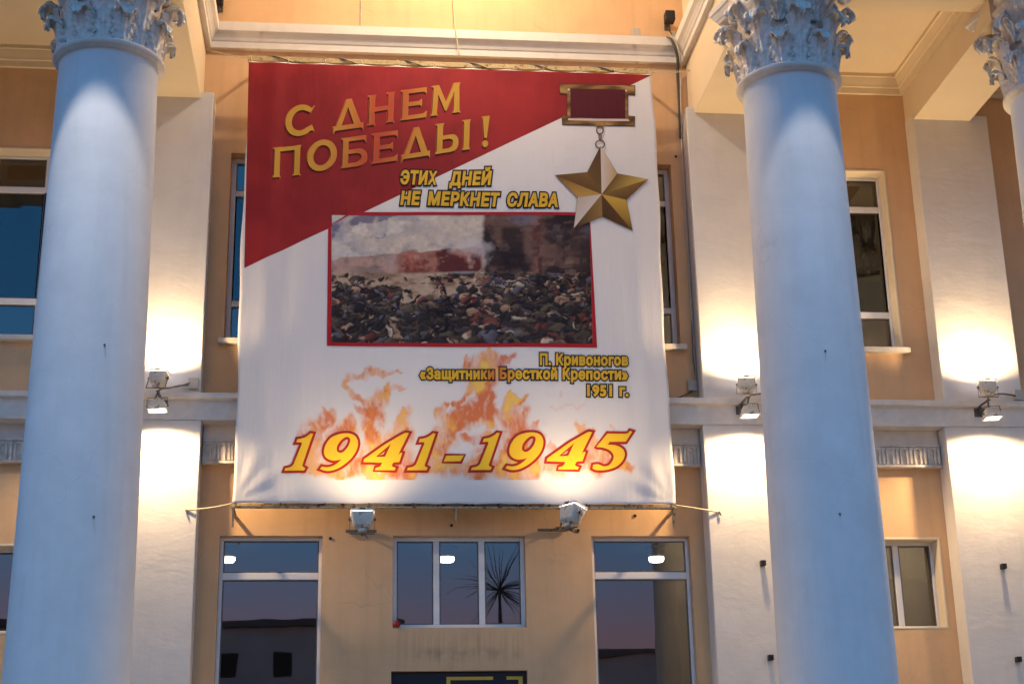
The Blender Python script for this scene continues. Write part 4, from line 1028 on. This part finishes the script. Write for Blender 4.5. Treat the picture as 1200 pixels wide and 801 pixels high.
# picture panel: a plain stand-in landscape (smoke, broken wall, rubble) in a red border -----
PQ = ((389, 252), (690.6, 252.6), (694.4, 403), (388.2, 401))
def framec(U, V, X, Y): return L3(172, 32, 40)+0*X[..., None]
print_mesh('picture_border', [(384.5, 266), (411, 248.2), (691, 249.2), (699.6, 407.6), (383, 405.2), (388.5, 264), (409, 252), (690.6, 252.6), (694.4, 403), (388.2, 401)],
           [(0, 1, 6, 5), (1, 2, 7, 6), (2, 3, 8, 7), (3, 4, 9, 8), (4, 0, 5, 9)], 2, lin((176, 30, 40)), 10, 'red border round the printed picture')
def picc(U, V, X, Y):
    A = U*2.0; Bv = V
    skyc = mixc(L3(214, 200, 186)+0*U[..., None], L3(176, 172, 178), sm(.40, .7, fbm(A*3, Bv*4, 5)))
    smoke = fbm(A*5+1, Bv*6+2*fbm(A*3, Bv*3, 8), 9); sk = sm(.50, .66, smoke)*sm(.62, .30, U)*(sm(.45, .1, V)+.2)
    c = mixc(skyc, L3(98, 92, 128), np.clip(sk, 0, 1)*.8)
    c = mixc(c, L3(236, 228, 216), sm(.55, .62, fbm(A*4, Bv*9, 14))*sm(.6, .2, U)*.5)
    # red fort wall in the left half
    top = .335-.10*U/.6+.03*(vnoise(U*26, 0*U, 4)-.5)+.03*(fbm(A*9, 0*U, 4)-.5); bot = .46+.03*np.sin(U*9)
    wl = sm(0, .012, V-top)*sm(.02, 0, V-bot)*sm(.60, .57, U)
    wc = mixc(L3(176, 118, 102)+0*U[..., None], L3(98, 44, 46), sm(.40, .60, fbm(A*9, Bv*11, 17)))
    wc = mixc(wc, L3(202, 118, 96), np.exp(-(((U-.30)/.075)**2+((V-.37)/.09)**2)*1.6)*sm(.3, .6, fbm(A*12, Bv*12, 3)))
    wc = mixc(wc, L3(206, 194, 186), sm(.18, .10, np.abs(U-.12))*.4+0*U)
    c = mixc(c, wc, wl)
    # dark broken building on the right
    edge = .585+.018*(fbm(V*9, 0*V, 31)-.5)*2
    bt = sm(edge-.01, edge+.01, U)*sm(.62, .50, V)
    bc = mixc(L3(112, 86, 78)+0*U[..., None], L3(48, 36, 42), sm(.38, .58, fbm(A*5, Bv*6, 41)))
    stripe = sm(.04, .0, np.abs(U-.795-.02*(fbm(V*8, 0*V, 2)-.5)))
    bc = mixc(bc, mixc(L3(150, 108, 98)+0*U[..., None], L3(96, 56, 54), sm(.4, .6, fbm(A*14, Bv*14, 43))), np.clip(stripe, 0, 1)*.8)
    bc = mixc(bc, L3(34, 26, 34), np.clip(sm(.055, .03, np.abs(U-.70))*sm(.06, .12, V)*sm(.48, .38, V), 0, 1)*.85)
    bc = mixc(bc, L3(24, 20, 28), sm(.84, .99, U)*.75)
    bc = mixc(bc, L3(120, 120, 142), sm(.56, .70, fbm(A*4, Bv*6, 61))*.55*sm(.25, .0, V))
    c = mixc(c, bc, bt)
    # trodden pale ground with heaps of dark rubble getting denser towards the front and right
    gr = sm(.425, .455, V-.02*fbm(A*10, 0*U, 77)+.0)
    gc = mixc(L3(196, 170, 146)+0*U[..., None], L3(150, 118, 96), sm(.42, .62, fbm(A*7, Bv*15, 71)))
    heap = fbm(A*4.2+.5*fbm(A*9, Bv*9, 90), Bv*7.5, 81, 6)
    dens = .47-.50*sm(.60, .88, V)-.36*sm(.55, .78, U)*sm(.40, .55, V)+.16*np.exp(-(((U-.42)/.22)**2+((V-.63)/.10)**2))-.10*sm(.2, .02, U)-.16*np.exp(-(((U-.2)/.13)**2+((V-.60)/.09)**2))
    hm = sm(dens, dens+.045, heap)
    fine = fbm(A*11+.4*heap, Bv*17, 101, 5); fine2 = fbm(A*13+5, Bv*21+A*4, 120, 5)
    hc = mixc(L3(30, 26, 36)+0*U[..., None], L3(84, 68, 62), sm(.42, .70, fine))
    hc = mixc(hc, L3(176, 140, 116), sm(.56, .74, fine2)*.8)
    hc = mixc(hc, L3(128, 52, 46), sm(.60, .78, fbm(A*11+9, Bv*15, 140, 4))*.6)
    hc = mixc(hc, L3(96, 104, 138), sm(.60, .80, fbm(A*9+3, Bv*13, 150, 4))*.5)
    h2 = fbm((A+.006)*4.2+.5*fbm((A+.006)*9, (Bv+.008)*9, 90), (Bv+.008)*7.5, 81, 6); em = np.clip((heap-h2)*16, -1, 1)
    det = fbm(A*34, Bv*40, 201, 3); hc = hc*(1+.55*em+1.1*(det-.5))[..., None]; hc = mixc(hc, L3(206, 176, 150), sm(.55, .95, em)*sm(.45, .6, det)*.8)
    gc = mixc(gc, np.clip(hc, .004, 1), hm)
    c = mixc(c, gc, gr)
    rg = random.Random(5)
    # broken masonry of the building: courses, a dark doorway, a standing jamb, split blocks
    for k in range(70):
        u0, v0 = rg.uniform(.60, .98), rg.uniform(.03, .50); wd, ht = rg.uniform(.008, .03), rg.uniform(.01, .03)
        m_ = (sm(wd, wd*.8, np.abs(U-u0+(V-v0)*.1+.02*(fbm(A*20, Bv*20, 401, 2)-.5)))*sm(ht, ht*.6, np.abs(V-v0+.03*(fbm(A*20+3, Bv*20, 402, 2)-.5))))[..., None]*rg.uniform(.08, .3)
        c = c*(1-m_)+np.array(lin(rg.choice([(150, 120, 108), (60, 46, 50), (120, 76, 70), (40, 32, 38), (170, 140, 120)])))*m_
    for k in range(26):                                     # broken blocks along the red wall
        u0, v0 = rg.uniform(.03, .57), rg.uniform(.31, .44); wd, ht = rg.uniform(.006, .02), rg.uniform(.008, .022)
        m_ = (sm(wd, wd*.7, np.abs(U-u0))*sm(ht, ht*.7, np.abs(V-v0)))[..., None]*rg.uniform(.2, .6)*wl[..., None]
        c = c*(1-m_)+np.array(lin(rg.choice([(206, 150, 132), (92, 46, 50), (132, 62, 58), (214, 196, 184)])))*m_
    # heaps of rubble, sacks and timbers, smaller and paler with distance
    items = []
    for k in range(900):
        v0 = .45+.57*rg.random()**.85; u0 = rg.random()
        clear = math.exp(-(((u0-.34)/.22)**2+((v0-.56)/.11)**2))+.8*math.exp(-(((u0-.50)/.12)**2+((v0-.70)/.07)**2))
        if rg.random() < clear*.93: continue
        items.append((v0, u0))
    items.sort()
    WU = (fbm(A*16, Bv*20, 301, 4)-.5)*.075; WV = (fbm(A*16+7, Bv*20, 311, 4)-.5)*.06
    for v0, u0 in items:
        sz = (.010+.030*(v0-.42))*rg.uniform(.6, 1.7); el = rg.uniform(.35, .8); an = rg.uniform(-.6, .6)
        if rg.random() < .30: sz *= 1.9; el = .10+.05*rg.random(); an = rg.uniform(-1.3, 1.3)
        i0, i1 = max(0, int((u0-sz*1.3)*420)), min(421, int((u0+sz*1.3)*420)+2); k0, k1 = max(0, int((v0-sz*2.6)*210)), min(211, int((v0+sz*2.6)*210)+2)
        if i1 <= i0 or k1 <= k0: continue
        du = (U[k0:k1, i0:i1]-u0)*2+WU[k0:k1, i0:i1]; dv = V[k0:k1, i0:i1]-v0+WV[k0:k1, i0:i1]
        x_ = du*math.cos(an)+dv*math.sin(an); y_ = -du*math.sin(an)+dv*math.cos(an)
        d = np.hypot(x_/(sz*2), y_/(sz*2*el)); m_ = sm(1, .72, d)[..., None]
        r_ = rg.random(); dk = .75 if v0 > .75 or u0 > .6 else 1.0
        base = np.array(lin(rg.choice([(34, 30, 40), (50, 44, 48), (76, 64, 58), (96, 84, 70), (52, 50, 58), (44, 34, 36)] if r_ < .80 else [(176, 140, 116), (124, 66, 58), (104, 100, 112), (206, 186, 164)])))*dk
        sh = (1.0-.75*(y_/(sz*2*el))-.35*(x_/(sz*2)))[..., None]
        blk = c[k0:k1, i0:i1]; c[k0:k1, i0:i1] = blk*(1-m_)+np.clip(base*np.clip(sh, .25, 2.2), 0, 1)*m_
    c = c*(1+.4*(fbm(A*30, Bv*34, 222, 3)-.5))[..., None]
    c = mixc(c, L3(214, 206, 208), sm(.54, .70, fbm(A*3.4+.4, Bv*4.2, 230))*sm(.60, .30, V)*sm(.75, .55, U)*.55)
    return np.clip(c*.92, .003, 1)
grid_mesh('picture_print', 0, 0, 0, 0, 420, 210, 1, picc, quad=PQ, label='dark printed landscape picture of smoke and rubble in the middle of the banner')

# medal ------------------------------------------------------------
def T5(pts): return [((640+p[0]/4.214), (90+p[1]/4.214), *p[2:]) for p in pts]
plate = T5([(67, 42), (90, 40), (436, 47), (436, 92), (402, 90), (402, 197), (436, 199), (434, 243), (290, 241), (283, 250), (247, 250), (240, 240), (79, 236), (79, 195), (104, 196), (104, 87), (69, 85)])
hole1 = T5([(117, 59), (390, 66), (390, 222), (404, 212), (404, 222), (118, 218), (108, 210), (117, 205)])
def bronze(px, py):
    a = np.array(lin((150, 112, 62))); b = np.array(lin((86, 60, 34))); c = np.array(lin((204, 168, 110)))
    t_ = .5+.5*math.sin(px*.16+py*.42); r_ = a*(1-t_)+b*t_
    k = max(0, math.sin(px*.07-py*.25+1))**6; return r_*(1-k*.6)+c*k*.6
V_, F_ = fill([plate], .0); print_mesh('medal_frame', V_, F_, 3, bronze, 5, 'bronze bar frame of the printed medal')
V_, F_ = fill([T5([(66, 40), (90, 38), (438, 45), (438, 94), (404, 92), (404, 195), (438, 197), (436, 246), (79, 239), (77, 193), (102, 194), (102, 89), (67, 87)])], .25); print_mesh('medal_edge', V_, F_, 2, lin((66, 44, 28)), 8)
def ribc(px, py):
    return np.array(lin((84, 20, 34)))*(1+.03*math.sin(px*2.4))
V_, F_ = fill([T5([(119, 60), (389, 67), (390, 208), (119, 204)])]); print_mesh('medal_ribbon', V_, F_, 4, ribc, 3, 'dark red ribbon of the printed medal')
V_, F_ = join([fill([T5([(108, 208), (404, 211), (412, 222), (108, 217)])]), fill([T5([(103, 64), (112, 60), (118, 67), (110, 72)])]), fill([T5([(390, 66), (400, 70), (395, 77), (389, 73)])])]); print_mesh('medal_slot', V_, F_, 4, lin((216, 196, 190)), 10)
def ringc(cx, cy, rx, ry, w_): return [[(cx+(rx+w_/2)*math.cos(R(a)), cy+(ry+w_/2)*math.sin(R(a))) for a in range(0, 360, 15)], [(cx+(rx-w_/2)*math.cos(R(a)), cy+(ry-w_/2)*math.sin(R(a))) for a in range(0, 360, 15)]]
V_, F_ = join([fill([T5(c) for c in ringc(265, 266, 16, 19, 7)]), fill([T5(c) for c in ringc(266, 300, 5, 17, 6)]), fill([T5(c) for c in ringc(266, 335, 22, 19, 6)])])
print_mesh('medal_chain', V_, F_, 5, lin((112, 84, 50)), 6, 'bronze link and ring between ribbon and star')
ctr = (273, 582); outp = [(268, 345), (502, 508), (425, 759), (136, 750), (44, 490)]; inn = [(350, 480), (394, 608), (277, 690), (155, 598), (203, 474)]
V_, F_ = fill([T5([outp[0], inn[0], outp[1], inn[1], outp[2], inn[2], outp[3], inn[3], outp[4], inn[4]])], .45); print_mesh('star_edge', V_, F_, 5, lin((132, 98, 50)), 8)
fac = [(outp[0], inn[0], (214, 198, 190), (196, 160, 96)), (inn[0], outp[1], (112, 82, 42), (214, 180, 92)), (outp[1], inn[1], (132, 98, 52), (98, 68, 36)), (inn[1], outp[2], (206, 166, 66), (120, 88, 42)),
       (outp[2], inn[2], (92, 62, 34), (78, 52, 30)), (inn[2], outp[3], (150, 116, 66), (70, 46, 28)), (outp[3], inn[3], (216, 200, 192), (196, 178, 160)), (inn[3], outp[4], (196, 152, 78), (112, 80, 42)),
       (outp[4], inn[4], (104, 74, 40), (128, 94, 50)), (inn[4], outp[0], (110, 82, 46), (82, 58, 34))]
for a, b, c0, c1 in fac:
    A_, B2, C_ = T5([a, b, ctr])
    la, lb_ = np.array(lin(c0)), np.array(lin(c1)); L_ = math.hypot(A_[0]-C_[0], A_[1]-C_[1])
    def fc(px, py, la=la, lb_=lb_, A_=A_, B2=B2, C_=C_):
        n = np.array((C_[1]-A_[1], A_[0]-C_[0])); n = n/np.hypot(*n); d = abs((px-A_[0])*n[0]+(py-A_[1])*n[1]); m_ = abs((B2[0]-A_[0])*n[0]+(B2[1]-A_[1])*n[1])
        t_ = min(1, d/max(m_, 1e-3)); return la*(1-t_)+lb_*t_
    V_, F_ = [A_, B2, C_], [(0, 1, 2)]
    print_mesh('star_facet', V_, F_, 6, fc, 3)

# hanging frame: painted rail on top, rusty angle iron at the foot with brackets, ties, ropes
FRM = empty('banner_frame', 'painted rail and rusty angle iron frame that holds the banner off the wall', 'frame', (1.54, -.50, 6.2))
def fpart(mb, name, mat, bevel=0, smooth=False):
    mb.v = [tuple(Vector(p)-Vector((1.54, -.50, 6.2))) for p in mb.v]; return mb.build(name, mat, FRM, bevel, smooth)
fpart(MB().box(BX0-.02, BX1+.02, -.58, -.50, 13.15, 13.235), 'top_rail', M['wood'], bevel=.01)
fpart(MB().box(BX0-.02, BX1+.03, -.585, -.50, 6.185, 6.205).box(BX0-.02, BX1+.03, -.505, -.50, 6.2055, 6.26), 'bottom_rail', M['rust'])
for x in (BX0+.01, BX1-.01): fpart(MB().box(x-.02, x+.02, -.50, -.005, 13.17, 13.21), 'strut', M['rust'])
for x in (BX0+.01, 1.53, BX1-.0):
    l = .26 if x != 1.53 else .15
    fpart(MB().prism([(-.58, 6.184), (-.50, 6.184-l), (-.47, 6.184-l), (-.44, 6.184)], x-.012, x+.012), 'bracket', M['rust'])
    fpart(MB().box(x-.02, x+.02, -.49, -.385 if x > 5 or x < -2 else -.005, 6.15, 6.183), 'strut', M['rust'])
for k in range(12):
    x = BX0+.03+(BX1-BX0-.06)*k/11
    fpart(MB().tube([(x, -.605, 13.10), (x+.01, -.60, 13.17), (x-.01, -.55, 13.25), (x, -.495, 13.18)], .009, 6), 'tie', M['rope'], smooth=True)
pts = []
for k in range(160):
    a = k*.7; pts.append((BX0+(BX1-BX0)*k/159, -.54+.058*math.cos(a*.35), 13.19+.058*math.sin(a*.35)))
fpart(MB().tube(pts, .010, 5), 'wound_cord', M['cable'], smooth=True)
for k in range(11):
    x = BX0+.05+(BX1-BX0-.1)*k/10
    fpart(MB().box(x-.012, x+.012, -.612, -.585, 6.20, 6.245), 'clip', M['steel'])
cable('rope', [(BX0, -.56, 6.24), (-1.9, -.47, 6.20), (-2.24, -.385, 6.185)], .012, M['rope'], 'pale rope tying the lower left banner corner to the pilaster')
cable('rope', [(BX1, -.56, 6.24), (5.0, -.47, 6.215), (5.36, -.385, 6.175)], .012, M['rope'], 'pale rope tying the lower right banner corner to the pilaster')
cable('rope', [(BX0, -.53, 13.2), (-1.95, -.4, 13.34), (-2.31, -.25, 13.50)], .007, M['rope'], 'thin rope from the upper left banner corner to the beam')
cable('rope', [(BX1, -.53, 13.2), (5.0, -.4, 13.27), (5.36, -.3, 13.38)], .007, M['rope'], 'thin rope from the upper right banner corner to the beam')
for x, z, lb in ((-2.25, 6.185, 'steel eye screw on the pilaster left of the banner'), (5.37, 6.175, 'steel eye screw on the pilaster right of the banner')):
    tag(MB().tube([(x, -.376, z), (x, -.40, z), (x+.02, -.405, z-.05)], .013, 6).build('eye_screw', M['steel']), lb, 'eye screw')

# ------------------------------------------------------------------ street side behind the camera (seen only in the window glass)
def far_block(x0, x1, y, h, lb, lit):
    b = empty('street_building', lb, 'building', ((x0+x1)/2, y, 0))
    W_ = (x1-x0)/2
    MB().box(-W_, W_, -12, 0, 0, h).build('wall', M['far'], b)
    MB().prism([(-12.4, h+.01), (.4, h+.01), (.4, h+.4), (-12.4, h+.4)], -W_-.4, W_+.4).build('roof', M['roof'], b)
    wm = MB().box(-.55, .55, .002, .05, -.75, .75).mesh('window'); wm.materials.append(M['dark']); wl = wm.copy(); wl.materials[0] = M['litwin']
    n = int((x1-x0)/3.4)
    for k in range(n):
        for f_ in range(int(h/3.4)):
            link('window', wl if (k*7+f_*3) % lit == 0 else wm, b, loc=(-W_+1.7+k*3.4, 0, 2+f_*3.4))
far_block(-70, 3, -72, 14.6, 'long four storey building across the square on the left', 99)
far_block(5, 62, -78, 13.3, 'long building across the square on the right', 99)

PALM, PALM_H = (8.24, -60.0, 0.0), 14.8

# thin-leaved palm out on the square, mirrored in the three-pane window
P = empty('palm_tree', 'thin-leaved palm tree on the square, mirrored in the right pane of the three-pane window', 'tree', PALM)
MB().tube([(0, 0, 0), (.1, 0, 4), (-.05, 0, 8), (0, 0, PALM_H-.1)], [.22, .15, .12, .09], 10).build('trunk', M['plant'], P, smooth=True)
for k in range(60):
    a = random.uniform(0, 2*math.pi); el = random.uniform(-.75, 1.45); L_ = random.uniform(1.8, 3.4)
    d = Vector((math.cos(a)*math.cos(el), math.sin(a)*math.cos(el), math.sin(el)))
    p0 = Vector((0, 0, PALM_H)); pts = [p0+d*L_*q+Vector((0, 0, -.12*L_*q*q)) for q in (0, .33, .66, 1)]
    MB().tube(pts, [.014, .020, .014, .005], 4).build('leaf', M['plant'], P)
